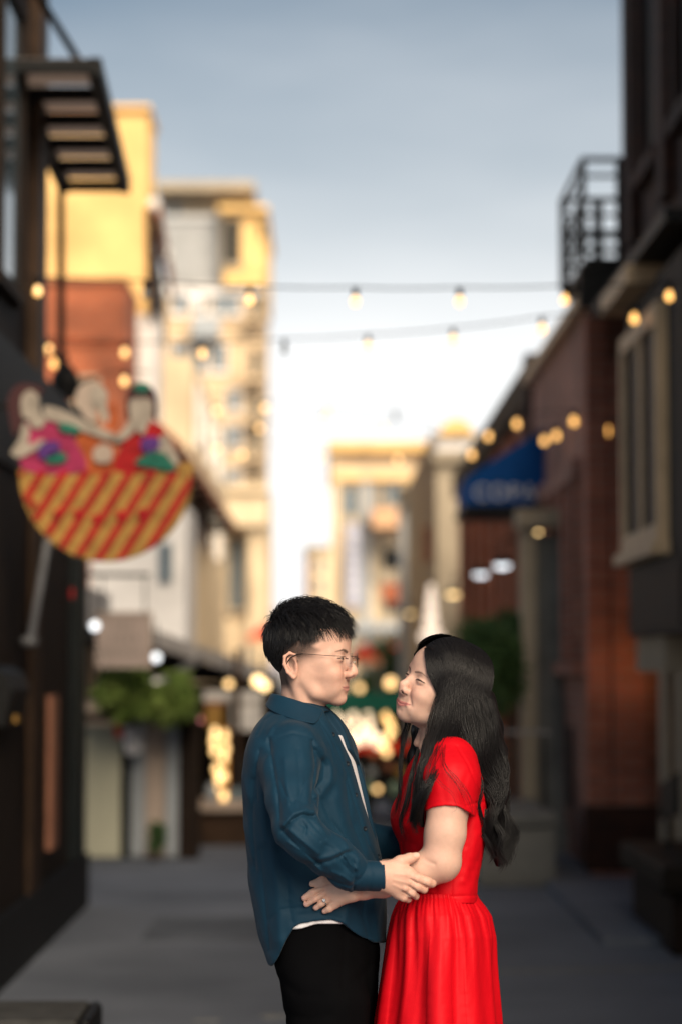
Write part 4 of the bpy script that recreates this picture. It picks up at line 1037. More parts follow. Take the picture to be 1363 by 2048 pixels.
# ------------------------------------------------------------------ skin, cloth and hair materials
def skin_mat(name):
    m = bpy.data.materials.new(name); m.use_nodes = True; n = m.node_tree.nodes; l = m.node_tree.links; b = n['Principled BSDF']
    at = n.new('ShaderNodeAttribute'); at.attribute_name = 'Col'
    tc = n.new('ShaderNodeTexCoord'); t = n.new('ShaderNodeTexNoise'); t.inputs['Scale'].default_value = 30; t.inputs['Detail'].default_value = 10; t.inputs['Roughness'].default_value = .7; l.new(tc.outputs['Object'], t.inputs['Vector'])
    mr = n.new('ShaderNodeMapRange'); mr.inputs['From Min'].default_value = .25; mr.inputs['From Max'].default_value = .75; mr.inputs['To Min'].default_value = .86; mr.inputs['To Max'].default_value = 1.07; l.new(t.outputs['Fac'], mr.inputs['Value'])
    t3 = n.new('ShaderNodeTexNoise'); t3.inputs['Scale'].default_value = 700; l.new(tc.outputs['Object'], t3.inputs['Vector']); bp = n.new('ShaderNodeBump'); bp.inputs['Strength'].default_value = .18; bp.inputs['Distance'].default_value = .0008; l.new(t3.outputs['Fac'], bp.inputs['Height']); l.new(bp.outputs[0], b.inputs['Normal'])
    mx = n.new('ShaderNodeMix'); mx.data_type = 'RGBA'; mx.blend_type = 'MULTIPLY'; mx.inputs['Factor'].default_value = 1
    l.new(at.outputs['Color'], mx.inputs['A']); l.new(mr.outputs[0], mx.inputs['B']); l.new(mx.outputs['Result'], b.inputs['Base Color'])
    b.inputs['Roughness'].default_value = .55; b.inputs['Specular IOR Level'].default_value = .3
    b.inputs['Subsurface Weight'].default_value = .12; b.inputs['Subsurface Radius'].default_value = (1.0, .35, .2); b.inputs['Subsurface Scale'].default_value = .008
    return m
def cloth_mat(name, c, rough, sheen=.2, weave=900, bump=.12, c2=None, spec=.3):
    m = bpy.data.materials.new(name); m.use_nodes = True; n = m.node_tree.nodes; l = m.node_tree.links; b = n['Principled BSDF']
    tc = n.new('ShaderNodeTexCoord'); t = n.new('ShaderNodeTexNoise'); t.inputs['Scale'].default_value = 18; t.inputs['Detail'].default_value = 8; l.new(tc.outputs['Object'], t.inputs['Vector'])
    mx = n.new('ShaderNodeMix'); mx.data_type = 'RGBA'; mx.inputs['A'].default_value = (*c, 1); mx.inputs['B'].default_value = (*(c2 or tuple(v*.78 for v in c)), 1)
    l.new(t.outputs['Fac'], mx.inputs['Factor']); l.new(mx.outputs['Result'], b.inputs['Base Color'])
    b.inputs['Roughness'].default_value = rough; b.inputs['Specular IOR Level'].default_value = spec; b.inputs['Sheen Weight'].default_value = sheen; b.inputs['Sheen Roughness'].default_value = .4
    t2 = n.new('ShaderNodeTexNoise'); t2.inputs['Scale'].default_value = weave; l.new(tc.outputs['Object'], t2.inputs['Vector'])
    bp = n.new('ShaderNodeBump'); bp.inputs['Strength'].default_value = bump; bp.inputs['Distance'].default_value = .0015; l.new(t2.outputs['Fac'], bp.inputs['Height']); l.new(bp.outputs[0], b.inputs['Normal'])
    return m
M['skin'] = skin_mat('skin')
M['shirt'] = cloth_mat('teal_blue_cotton', (.0036,.029,.056), .68, .06, c2=(.0025,.020,.041), spec=.18)
M['tee'] = cloth_mat('white_jersey', (.78,.76,.80), .85, .1)
M['trouser'] = cloth_mat('black_wool', (.0028,.0028,.0034), .9, .0, spec=.02)
M['dress'] = cloth_mat('red_satin_cotton', (.60,.003,.010), .56, .0, c2=(.52,.002,.008), spec=.14)
M['shoe'] = mat('black_leather', (.01,.01,.01), .35, noise=.2)
M['hair'] = mat('black_hair', (.008,.0072,.008), .33, spec=.36)
M['hair_base'] = mat('black_hair_base', (.009,.008,.0085), .6, spec=.2)
M['button'] = mat('dark_button', (.004,.008,.014), .5, spec=.15)
M['silver'] = mat('silver_metal', (.7,.68,.66), .22, metal=1.0, noise=.05)
M['wire'] = mat('dark_wire', (.06,.05,.05), .3, metal=.8)
M['gem'] = mat('diamond', (.95,.95,1), .03, spec=1.0); M['gem'].node_tree.nodes['Principled BSDF'].inputs['Transmission Weight'].default_value = .6; M['gem'].node_tree.nodes['Principled BSDF'].inputs['IOR'].default_value = 2.2
lens = bpy.data.materials.new('spectacle_lens'); lens.use_nodes = True
_n = lens.node_tree.nodes; _l = lens.node_tree.links; _b = _n['Principled BSDF']; _b.inputs['Base Color'].default_value = (1,1,1,1); _b.inputs['Roughness'].default_value = .02
_t = _n.new('ShaderNodeBsdfTransparent'); _t.inputs[0].default_value = (.93,.95,.97,1); _g = _n.new('ShaderNodeBsdfGlossy'); _g.inputs['Roughness'].default_value = .03
_f = _n.new('ShaderNodeLayerWeight'); _f.inputs['Blend'].default_value = .06; _m = _n.new('ShaderNodeMixShader'); _l.new(_f.outputs['Fresnel'], _m.inputs[0]); _l.new(_t.outputs[0], _m.inputs[1]); _l.new(_g.outputs[0], _m.inputs[2]); _l.new(_m.outputs[0], _n['Material Output'].inputs[0])
M['lens'] = lens

SKIN_M = np.array((.61,.37,.285)); SKIN_W = np.array((.63,.395,.31))
LIP_M = np.array((.56,.25,.215)); LIP_W = np.array((.58,.20,.19)); DARK = np.array((.02,.016,.015))

def tubes(paths, radii, nside=3):
    """paths (n, m, 3), radii (n, m) -> one mesh of fine strands"""
    n, m, _ = paths.shape
    t = np.gradient(paths, axis=1); t /= np.linalg.norm(t, axis=2, keepdims=True) + 1e-12
    ref = np.tile(np.array([0.31, -0.85, 0.42]), (n, m, 1)); s = np.cross(t, ref); s /= np.linalg.norm(s, axis=2, keepdims=True) + 1e-12; q = np.cross(t, s)
    V = np.stack([paths + (s*math.cos(2*math.pi*k/nside) + q*math.sin(2*math.pi*k/nside))*radii[..., None] for k in range(nside)], 2)
    i = np.arange(n)[:, None, None]*m*nside + np.arange(m - 1)[None, :, None]*nside
    k = np.arange(nside)[None, None, :]; k2 = (k + 1) % nside
    F = np.stack([i + k, i + k2, i + nside + k2, i + nside + k], -1).reshape(-1, 4)
    return V.reshape(-1, 3), F

# ------------------------------------------------------------------ head
def head_mesh(p, h=1.5):
    """p: dict of choices; returns local vertices (mm: x forward, y left, z up, eyes at z=0), faces, colours"""
    g = SDF((-112, -92, -175), (128, 92, 124), h); sm = p['smile']; fem = p['fem']
    g.ell((0, 0, 32), (91, 75, 82), 0)
    g.ell((30, 0, 40), (58, 62, 46), 20)
    g.ell((26, 0, -28), (57, 57 - 1*fem, 75), 24)
    g.ell((0, 0, -30), (55, 62, 40), 25)
    for s in (-1, 1):
        g.chain([(0, s*50, -49, 10), (26, s*41, -75 + 3*fem, 11), (60, s*11, -88 + 2*fem, 13)], 18)
        g.ell((56, s*37, -34 + 4*sm), (27, 23, 23), 16)
        g.ell((66, s*34, -37 + 5*sm), (15 + 3*sm, 15 + 3*sm, 14), 14)
        g.ell((46, s*50, -8), (22, 14, 16), 16)
        g.ell((58, s*29, -60), (22, 17, 24), 18)
        g.chain([(80, s*10, 14, 7), (74, s*32, 17, 7), (60, s*50, 13, 6)], 14)
    g.ell((70 - 3*fem, 0, -90 + 3*fem), (15, 20, 14), 14)
    g.ell((64.5, 0, -62), (21, 34, 26), 16)
    # eye sockets, lids
    for s in (-1, 1):
        g.ell((99, s*30, 1), (14, 19, 11), 12, '-')
        g.ell((70.5, s*31, -1), (15.5, 17.5, 12.5), 5)
    # nose
    g.chain([(82, 0, 6, 7.5), (89, 0, -8, 7.2), (99, 0, -25, 8.2), (102 + p['nose'], 0, -32, 9.3 - 1.2*fem)], 9)
    for s in (-1, 1): g.ell((93 - 2*fem, s*(12.5 - fem), -36), (11 - fem, 7.2 - .7*fem, 7.8 - fem), 6)
    g.chain([(99, 0, -39, 5.2), (90, 0, -44, 5)], 5)
    for s in (-1, 1): g.ell((99, s*6.2, -43), (6, 3.2, 3.6), 2, '-')
    # mouth: lips laid on the surface, pressed together along a fine line
    co = (27 + 5*sm, -65.5 + 4.5*sm)
    line = [(0, -67.2), (5, -66.6), (13, -66.4 + 1.0*sm), (co[0]*.8, -66.2 + 3.2*sm), (co[0], co[1]), (co[0] + 2.5, co[1] + 1.2)]
    upp = [(0, -64.6, 2.7), (5, -63.8, 2.9), (13, -64.4 + 1.2*sm, 2.4), (co[0]*.8, -64.8 + 3.6*sm, 2.2), (co[0], co[1], 1.4)]
    low = [(0, -71.0 + sm, 4.0), (6, -70.8 + sm, 3.9), (14, -69.6 + 1.8*sm, 3.2), (co[0]*.8, -67.6 + 3.2*sm, 2.4), (co[0], co[1], 1.4)]
    fx0 = {q: g.front(q[0], q[1]) for q in [(p[0], p[1]) for p in line + upp + low]}
    for s in (-1, 1):
        g.chain([(fx0[(p[0], p[1])] - p[2] + .7*min(1, p[2]/3.4), s*p[0], p[1], p[2]) for p in upp], 3.5)
        g.chain([(fx0[(p[0], p[1])] - p[2] + 1.0*min(1, p[2]/4.4), s*p[0], p[1], p[2]) for p in low], 3.5)
    fx1 = {q: g.front(q[0], q[1]) for q in line}
    for s in (-1, 1):
        g.chain([(fx1[p] + .6, s*p[0], p[1], 1.25) for p in line], 2.0, '-')
        if sm > .2: g.ell((g.front(co[0] + 4, co[1]) + 2, s*(co[0] + 4), co[1] + .5), (4, 3, 6), 6, '-')
        g.crease([(94, s*17, -36), (g.front(28 + 3*sm, -48), s*(28 + 3*sm), -48), (g.front(34 + 5*sm, -62), s*(34 + 5*sm), -62)], 4.5, .3 + 1.3*sm)
    g.crease([(g.front(0, -50), 0, -50), (g.front(0, -58), 0, -58)], 2.2, .8)
    g.crease([(84, -9, -82), (86, 0, -82), (84, 9, -82)], 5, 1.4)
    # eye openings between the lids
    o = p['open']; lidl = [(17.5, -4.0, o*.45), (24, -2.2 + p['arch'], o*.9), (31, -1.2 + p['arch'], o), (39, -1.2 + p['arch'], o*.85), (46.5, -1.0, o*.4)]
    fx2 = {q[:2]: g.front(q[0], q[1]) for q in lidl}
    for s in (-1, 1):
        g.chain([(fx2[q[:2]] + .3, s*q[0], q[1], q[2]) for q in lidl], 1.2, '-')
        g.crease([(fx2[lidl[0][:2]], s*20, 4.6), (fx2[lidl[2][:2]], s*31, 7.4), (fx2[lidl[4][:2]] + 1, s*45, 4.5)], 1.5, .8)
        if sm > .2: g.crease([(86, s*22, -11), (g.front(34, -12), s*34, -12), (g.front(45, -9), s*45, -9)], 2.5, 1.1)
    p['lid'] = [(fx2[q[:2]], q[0], q[1], q[2]) for q in lidl]
    # ears
    if p['ears']:
        for s in (-1, 1):
            ex_ = -20
            rot = np.array(Matrix.Rotation(R(-12), 3, 'Y') @ Matrix.Rotation(R(s*16), 3, 'Z'))
            g.ell((ex_, s*73, -18), (15, 6.5, 27), 4, '+', rot)
            g.ell((ex_ + 2, s*80, -15), (9.5, 6, 17), 3, '-', rot)
            rim = [(ex_ + 11, s*72, -4, 2.6), (ex_ + 8, s*76, 7, 3), (ex_ - 3, s*80, 11, 3.2), (ex_ - 14, s*82, 3, 3.2), (ex_ - 15, s*82, -14, 3.2), (ex_ - 8, s*79, -31, 3.2), (ex_ + 4, s*74, -42, 5.2), (ex_ + 9, s*71, -38, 4)]
            g.chain(rim, 3)
            g.chain([(ex_ - 7, s*79, -2, 2.4), (ex_ - 8, s*79, -14, 2.4), (ex_ - 2, s*77, -27, 2.4)], 3)
            g.ell((ex_ + 10, s*74, -19), (4, 4, 7), 4)
    # neck
    nb = p['neck']
    g.chain([(-16, 0, -48, 44 - 7*fem), (*nb, 49 - 7*fem), ], 22)
    for s in (-1, 1): g.chain([(-26, s*54, -40, 9), (nb[0] + 36, s*18, nb[2], 9)], 16)
    if not fem: g.ell((nb[0]*.5 + 30, 0, -120), (10, 9, 12), 14)
    V, F = g.mesh(1)
    x, y, z = V.T; ay = np.abs(y)
    C = np.tile(p['skin'], (len(V), 1))
    def mix(mask, c): C[:] = C*(1 - mask[:, None]) + np.asarray(c)*mask[:, None]
    def dl(pts):
        d = None; q = np.stack([x, ay, z], 1)
        for a, b in zip(pts[:-1], pts[1:]):
            a, b = np.array(a, float), np.array(b, float); ab = b - a; t = np.clip(((q - a) @ ab)/(ab @ ab), 0, 1); e = np.linalg.norm(q - a - t[:, None]*ab, axis=1); d = e if d is None else np.minimum(d, e)
        return d
    # blush on cheeks, nose and ears; lips; brows; lash line
    mix(.5*np.exp(-(((z + 36)/18)**2 + ((ay - 36)/18)**2))*(x > 20), p['skin']*np.array((1.02,.78,.76)))
    mix(.4*np.exp(-(((z + 34)/10)**2 + (ay/12)**2))*(x > 88), p['skin']*np.array((1.02,.8,.78)))
    mix(.35*smoothstep(70, 80, ay), p['skin']*np.array((1.0,.72,.66)))
    def d2(pts):
        d = None; q = np.stack([ay, z], 1)
        for a, b in zip(pts[:-1], pts[1:]):
            ra, rb = (a[2] if len(a) > 2 else 0), (b[2] if len(b) > 2 else 0)
            a, b = np.array(a[:2], float), np.array(b[:2], float); ab = b - a; t = np.clip(((q - a) @ ab)/(ab @ ab + 1e-9), 0, 1); e = np.linalg.norm(q - a - t[:, None]*ab, axis=1) - (ra + (rb - ra)*t); d = e if d is None else np.minimum(d, e)
        return d
    fr_ = smoothstep(40, 55, x)
    mix(.9*fr_*smoothstep(1.2, -.8, np.minimum(d2(upp), d2(low))), p['lip'])
    mix(.75*fr_*smoothstep(1.4, .5, d2(line)), p['lip']*.3)  # shade in the groove between the lips, painted into the colour
    nz = np.random.default_rng(3).uniform(.88, 1.0, len(V))
    mix(nz*p['browd']*fr_*smoothstep(1.0, -1.2, d2(p['brow'])), DARK*1.4)
    mix(.95*fr_*smoothstep(1.3, .5, d2([(q[0], q[1] + q[2]*.8) for q in lidl])), DARK)
    mix(.5*fr_*smoothstep(1.2, .4, d2([(q[0], q[1] - q[2]*.9) for q in lidl[1:]])), DARK*4)
    mix(.9*((np.abs(y) - 6.2)**2/9 + (z + 43)**2/12 + (x - 97)**2/30 < 1), p['skin']*.12)  # nostrils: the shade inside them painted as darkened skin
    if p['stubble']:
        # cropped hair at the sides and back fading into skin
        up = smoothstep(-38, 22, z - np.clip(x + 30, 0, 200)*.62 + 16)
        edge = smoothstep(46, 26, x + np.clip(-z - 2, 0, 100)*.9 + 6*np.sin(z*.3))
        back = smoothstep(-78, -52, z)*smoothstep(-10, -40, x)
        fade = np.clip(np.maximum(up*edge, back), 0, 1)*(z > -85)*smoothstep(82, 74, ay)
        mix(np.clip(fade*1.05, 0, .96)*nz, DARK*1.2)
    return V, F, C

def head_frame(kind_, yaw, pitch, roll, scale, eye_px):
    """matrix from head millimetres to world"""
    if kind_ == 'm':
        B = Matrix(((1,0,0),(0,1,0),(0,0,1))); Z = Matrix.Rotation(R(-yaw), 3, 'Z')
    else:
        B = Matrix(((-1,0,0),(0,-1,0),(0,0,1))); Z = Matrix.Rotation(R(yaw), 3, 'Z')
    # local pitch up about y (x towards z), roll about x
    L = Matrix.Rotation(R(-pitch), 3, 'Y') @ Matrix.Rotation(R(roll), 3, 'X')
    Rm = Z @ B @ L
    sc = .001*scale
    o = Q(*eye_px) - Rm @ (Vector((84, 0, 0))*sc)
    return Rm, sc, o
def to_world(V, fr):
    Rm, sc, o = fr; return V @ (np.array(Rm).T*sc) + np.array(o)
def to_local(p, fr):
    Rm, sc, o = fr; return (Rm.inverted() @ (Vector(p) - o))/sc
# ================================================================== PEOPLE: shared builders
def eye_pair(parent, fr, gaze, LID, name='eye', iris=(.05,.025,.015)):
    for s in (-1, 1):
        n, m = 24, 16; V = []; C = []
        gz = np.array(gaze, float); gz /= np.linalg.norm(gz)
        for j in range(m + 1):
            for i in range(n):
                a, b = 2*math.pi*i/n, math.pi*j/m
                d = np.array((math.cos(b), math.sin(b)*math.cos(a), math.sin(b)*math.sin(a)))
                # pole along the gaze
                ax = np.array((1, 0, 0)); v = np.cross(ax, gz); c = ax @ gz
                K = np.array([[0, -v[2], v[1]], [v[2], 0, -v[0]], [-v[1], v[0], 0]]); Rm = np.eye(3) + K + K @ K/(1 + c)
                V.append(np.array((LID[2][0] - 12.2 - .5, s*31.5, -1.4)) + Rm @ d*12.2)
                t = b*12.2; C.append((.01,.008,.008) if t < 2.4 else iris if t < 6.0 else (.62,.56,.53))
        F = [(j*n + i, j*n + (i+1) % n, (j+1)*n + (i+1) % n, (j+1)*n + i) for j in range(m) for i in range(n)]
        me = np_mesh(name, to_world(np.array(V), fr), np.array(F), np.array(C)); link(name, me, M['eye'], parent)
M['eye'] = skin_mat('eye'); M['eye'].node_tree.nodes['Principled BSDF'].inputs['Roughness'].default_value = .12; M['eye'].node_tree.nodes['Principled BSDF'].inputs['Subsurface Weight'].default_value = 0
def lashes(fr, pts, r=.75, s_=(-1, 1)):
    mb = []
    for s in s_:
        c = catmull([(p[0], s*p[1], p[2]) for p in pts], 14); mb.append(c)
    V, F = tubes(np.array(mb), np.tile(np.concatenate([np.linspace(.35*r, r, 7), np.linspace(r, .45*r, 7)]), (len(mb), 1)), 6)
    return to_world(V, fr), F
def loft(g, tab, shear, p=2.25, k=0, op='+', grow=0.0):
    """body section stack: rows (y, left x, right x, half depth)"""
    tab = np.array(tab, float); y = g.ax[1]
    # smooth interpolation of the rows
    ys = np.linspace(tab[0, 0], tab[-1, 0], 200); t = np.interp(ys, tab[:, 0], np.arange(len(tab))); sm = np.stack([np.interp(t, np.arange(len(tab)), tab[:, c]) for c in (1, 2, 3)], 1)
    ker = np.hanning(15); ker /= ker.sum(); pad = np.pad(sm, ((7, 7), (0, 0)), 'edge'); sm = np.stack([np.convolve(pad[:, c], ker, 'valid') for c in range(3)], 1)
    l_, r_, b_ = [np.interp(y, ys, sm[:, c]).astype(np.float32) for c in range(3)]
    b_ = b_ + grow; A = (r_ - l_)/2 + grow; xc = (r_ + l_)/2; a_ = np.sqrt(np.maximum(A*A - (shear*b_)**2, 16))
    s = g.sl((-1e4, tab[0, 0], -1e4), (1e4, tab[-1, 0], 1e4)); x, yy, d = g.g(s)
    sy = s[1]; xc = xc[sy][None, :, None]; a_ = a_[sy][None, :, None]; b_ = b_[sy][None, :, None]
    v = (np.abs((x - xc - shear*d)/a_)**p + np.abs(d/b_)**p)**(1/p)
    g.comb(s, ((v - 1)*np.minimum(a_, b_)).astype(np.float32), k, op)
def surf_d(g, x, y):
    """depth at which the viewer's ray first meets the sculpted surface"""
    i = int(round((x - g.lo[0])/g.h)); j = int(round((y - g.lo[1])/g.h)); c = g.D[i, j]
    k = np.argmax(c < 0)
    if k == 0: return None
    return float(g.ax[2][k-1] + g.h*c[k-1]/(c[k-1] - c[k]))
def wrinkle(g, amp, seed, box, scale=26, aniso=(1, 1, 1), n=7):
    r_ = np.random.default_rng(seed); s = g.sl(*box); x, y, z = g.g(s); f = 0
    for i in range(n):
        v = r_.normal(size=3)*np.array(aniso); v *= 2*math.pi/(scale*r_.uniform(.7, 1.8)*np.linalg.norm(v)); ph = r_.uniform(0, 6.28)
        f = f + np.sin(v[0]*x + v[1]*y + v[2]*z + ph)
    self_f = f/math.sqrt(n); g.D[s] += (amp*np.sign(self_f)*np.abs(self_f)**1.2).astype(np.float32)
def px_mesh(g, smooth=1):
    V, F = g.mesh(smooth); return QN(V), F, V
def disc(center, normal, r, th, n=14):
    nrm = Vector(normal).normalized(); u = nrm.orthogonal().normalized(); v = nrm.cross(u); c = Vector(center)
    mb = MB(); ring = lambda rr, h: [c + (u*math.cos(2*math.pi*i/n) + v*math.sin(2*math.pi*i/n))*rr + nrm*h for i in range(n)]
    rows = [ring(r, 0), ring(r, th*.8), ring(r*.85, th), ring(r*.7, th*.7), ring(.0001, th*.6)]
    mb.add([p for q in rows for p in q], [(j*n + i, j*n + (i+1) % n, (j+1)*n + (i+1) % n, (j+1)*n + i) for j in range(4) for i in range(n)])
    return mb

# ================================================================== THE MAN
man = thing('person', 'person in glasses, teal blue shirt and black trousers holding the other by the elbow', 'person', Q(655, 2763, 0), 'couple')
frM = head_frame('m', 14, 0, 0, 1.0, (691, 1316, -17))
nbM = to_local(Q(601, 1458, 8), frM)
PM = dict(smile=.12, fem=0, nose=0, open=2.0, arch=.2, ears=True, neck=tuple(nbM), skin=SKIN_M, lip=LIP_M, brow=[(14, 12.5, 2.6), (24, 15.5, 3.0), (36, 18, 2.4), (51, 14, .8)], browd=.85, stubble=True)
hv, hf, hc = head_mesh(PM, 1.5)
parts = [(to_world(hv, frM), hf, hc)]
# right hand on her elbow, back of the hand to the viewer
g = SDF((690, 1660, -290), (900, 1830, -90), 1.35)
g.chain([(700, 1750, -200, 27), (772, 1752, -200, 24)], 4)
for a, b, ra, rb in (((765, 1740, -202), (815, 1746, -206), 18, 14), ((765, 1752, -202), (818, 1761, -206), 20, 14), ((765, 1762, -202), (810, 1776, -202), 18, 13), ((765, 1764, -200), (797, 1787, -196), 16, 12)):
    g.cone(a, b, ra, rb, 12)
g.chain([(778, 1736, -200, 15), (800, 1724, -200, 12.5), (818, 1717, -196, 10), (831, 1712.5, -190, 8.2)], 7)
g.chain([(812, 1749, -206, 13.5), (834, 1758, -212, 10.8), (852, 1763.5, -208, 9.8), (863, 1767, -200, 8.6)], 4)
g.chain([(814, 1764, -205, 12.5), (833, 1773, -210, 10.6), (846, 1778.5, -202, 9.2)], 4)
g.chain([(808, 1777, -202, 11.5), (822, 1786, -204, 9.8), (829, 1792, -192, 9)], 4)
g.chain([(796, 1787, -196, 10.5), (806, 1794, -197, 8.8), (815, 1798, -184, 8)], 4)
for (x0, y0), (x1, y1) in (((790, 1748), (812, 1750)), ((788, 1760), (812, 1766)), ((786, 1770), (806, 1780))):   # tendons
    g.crease([(x0, y0), (x1, y1)], 3, -.9, -195, 2)
for pts in ([(820, 1759), (836, 1767), (852, 1773)], [(816, 1772), (830, 1781), (842, 1788)], [(806, 1784), (818, 1792), (828, 1799)]): g.crease(pts, 2.2, 2.4, -170, 2)
for kx, ky in ((815, 1750), (816, 1765), (809, 1778)): g.ell((kx, ky, -216), (5, 5, 4), 5)
for kx, ky in ((835, 1758), (834, 1773), (822, 1786)): g.crease([(kx - 1, ky - 5), (kx + 1, ky + 5)], 2.0, .9, -200, 2)
V, F, Vp = px_mesh(g)
C = np.tile(SKIN_M*np.array((1.02,.99,.99)), (len(V), 1))
for kx, ky in ((815, 1750), (816, 1765), (809, 1778), (835, 1758), (834, 1773), (866, 1767), (849, 1779), (831, 1712)):
    m = .3*np.exp(-((Vp[:, 0] - kx)**2 + (Vp[:, 1] - ky)**2)/60); C = C*(1 - m[:, None]) + (SKIN_M*np.array((1.0,.74,.70)))*m[:, None]
nail = smoothstep(5.5, 4, np.sqrt(((Vp[:, 0] - 832)/1.3)**2 + (Vp[:, 1] - 1709.5)**2)); C = C*(1 - .5*nail[:, None]) + np.array((.74,.50,.44))*.5*nail[:, None]
parts.append((V, F, C))
# the rest of the body inside the clothes
g = SDF((480, 1380, -190), (880, 2740, 230), 7)
loft(g, [(1440, 566, 644, 50), (1490, 545, 665, 105), (1560, 540, 675, 110), (1700, 548, 690, 100), (1850, 560, 720, 95), (1960, 585, 722, 98), (1990, 600, 710, 80)], .25)
for s in (-1, 1): g.chain([(655, 1960, s*50, 52), (655, 2290, s*70, 44), (648, 2660, s*78, 28)], 20)
g.chain([(655, 1510, 130, 40), (702, 1680, 170, 34), (815, 1692, 115, 26), (860, 1705, 100, 22)], 20)
V, F, Vp = px_mesh(g); parts.append((V, F, np.tile(SKIN_M, (len(V), 1))))
V, F, C = join_np(parts)
body = link('body', np_mesh('body', V, F, C), M['skin'], man)
eye_pair(body, frM, (1, .0, -.18), PM['lid'])
def lash_part(fr, LID, parent, r, tail):
    for s in (-1, 1):
        c = catmull([(q[0] + .4, s*q[1], q[2] + q[3]*.85) for q in LID] + [(LID[-1][0] - 3, s*(LID[-1][1] + tail), LID[-1][2] + .6)], 16)
        V, F = tubes(c[None], np.concatenate([np.linspace(.4*r, r, 8), np.linspace(r, .4*r, 8)])[None], 6)
        link('eyelash', np_mesh('eyelash', to_world(V, fr), F), M['hair'], parent)
lash_part(frM, PM['lid'], body, .7, 1.5)

# ---- hair
ZL = interp([(-110, -64), (-60, -60), (-52, -30), (-44, 2), (-34, 20), (0, 34), (26, 43), (40, 52), (62, 60), (85, 66), (115, 68)], 1)
g = SDF((-112, -92, -75), (128, 92, 140), 1.7)
g.ell((-6, 0, 31), (92.5, 78, 85), 0)
g.ell((6, 0, 58), (90, 75, 62), 18)
g.ell((58, 0, 80), (34, 52, 22), 16)
x, y, z = g.g(tuple(slice(0, n) for n in g.n))
cut = ((ZL(g.ax[0]) + 9*smoothstep(10, 50, g.ax[0])).astype(np.float32)[:, None, None] + 4.5*np.sin(x*.42 + y*.3)*np.sin(x*.13 + y*.21 + 1) + 3*np.sin(y*.5 + x*.2) - z*0 - z)
tap = np.clip((cut + 26)/26, 0, 1)*7.0*(x > -40)
g.D += tap.astype(np.float32)
g.D = np.maximum(g.D, cut.astype(np.float32)*.8)
g.D = np.maximum(g.D, np.where(z < -12, np.abs(y) - 66, -50).astype(np.float32)) if False else g.D
g.D += (1.2*np.sin(x*.35 + y*.22 + 1)*np.sin(y*.31 - x*.1)*smoothstep(60, 90, z)).astype(np.float32)
V, F = g.mesh(1)
hairM = link('hair', np_mesh('hair', to_world(V, frM), F), M['hair_base'], man)
r_ = np.random.default_rng(21); paths = []; rads = []
m = 10; t = np.linspace(0, 1, m)
for i in range(5200):
    # root spread over the top of the scalp
    while True:
        u = r_.uniform(-.98, .98); v = r_.uniform(-1.5, 1.5)
        xx = -6 + 92*u; rr = math.sqrt(max(0, 1 - u*u)); yy = 76*rr*math.sin(v*1.45); zz = 34 + 84*rr*math.cos(v*1.45)
        if zz > ZL(xx) + 3: break
    nrm = np.array((u/92, math.sin(v*1.45)*rr/76, math.cos(v*1.45)*rr/84)); nrm /= np.linalg.norm(nrm)
    cl = np.array((math.sin(round(xx/9)*3.1 + round(yy/9)*1.7), math.cos(round(xx/9)*2.3 - round(yy/9)*1.1), 0))
    top = smoothstep(45, 95, np.array([zz]))[0]
    L = (20 + 36*top)*r_.uniform(.7, 1.15)
    flow = np.array((.75, -.35 if xx > 0 else -.15, .0)) + cl*.5 + r_.normal(size=3)*.10
    fd = np.array((-.55 if xx < 0 else .1, 0, -1.0)) + r_.normal(size=3)*.10; flow = flow*top + fd*(1 - top)
    flow -= nrm*(flow @ nrm); flow /= np.linalg.norm(flow) + 1e-9
    lift = .02 + .66*top*r_.uniform(.35, 1.2)
    root = np.array((xx, yy, zz)) + nrm*(1.0 + 6*top)
    p = root + np.outer(t, flow*L*.85) + np.outer(t*(1 - .55*t), nrm*L*lift) + np.outer(t**2, np.array((.05, 0, -.32*top))*L) + np.outer(np.sin(t*5 + i), r_.normal(size=3))*.6
    # keep strands outside the skull and the brow line
    e = np.sqrt(((p[:, 0] + 6)/95)**2 + (p[:, 1]/80)**2 + ((p[:, 2] - 31)/88)**2); sc_ = np.where(e < 1.0, 1/np.maximum(e, .3), 1)
    hug = (1.012 + .012*r_.uniform())/np.maximum(e, .3); sc_ = sc_*top + hug*(1 - top)
    p = np.stack([(p[:, 0] + 6)*sc_ - 6, p[:, 1]*sc_, (p[:, 2] - 31)*sc_ + 31], 1)
    paths.append(p); rads.append(.62*(1 - .75*t**1.5))
# fringe over the forehead, sideburn and nape
for i in range(700):
    yy = r_.uniform(-50, 46); xx = 74 - (abs(yy)/60)**2*22 + r_.uniform(-22, 5); root = np.array((xx, yy, 96 - (yy/60)**2*18 + max(0, 66 - xx)*.35))
    L = r_.uniform(24, 40); cl = math.sin(round(yy/7)*2.1)
    p = root + np.outer(t, np.array((.85, -.25 + .3*cl, .12)))*L + np.outer(t**2, np.array((-.30, -.1*cl, -.62 - .25*r_.uniform())))*L + np.outer(np.sin(t*4 + i), r_.normal(size=3))*.6
    paths.append(p); rads.append(.6*(1 - .8*t**1.5))
V, F = tubes(to_world(np.array(paths), frM), np.array(rads)*.001)
kind(link('hair_strands', np_mesh('hair_strands', V, F), M['hair'], hairM), 'stuff')

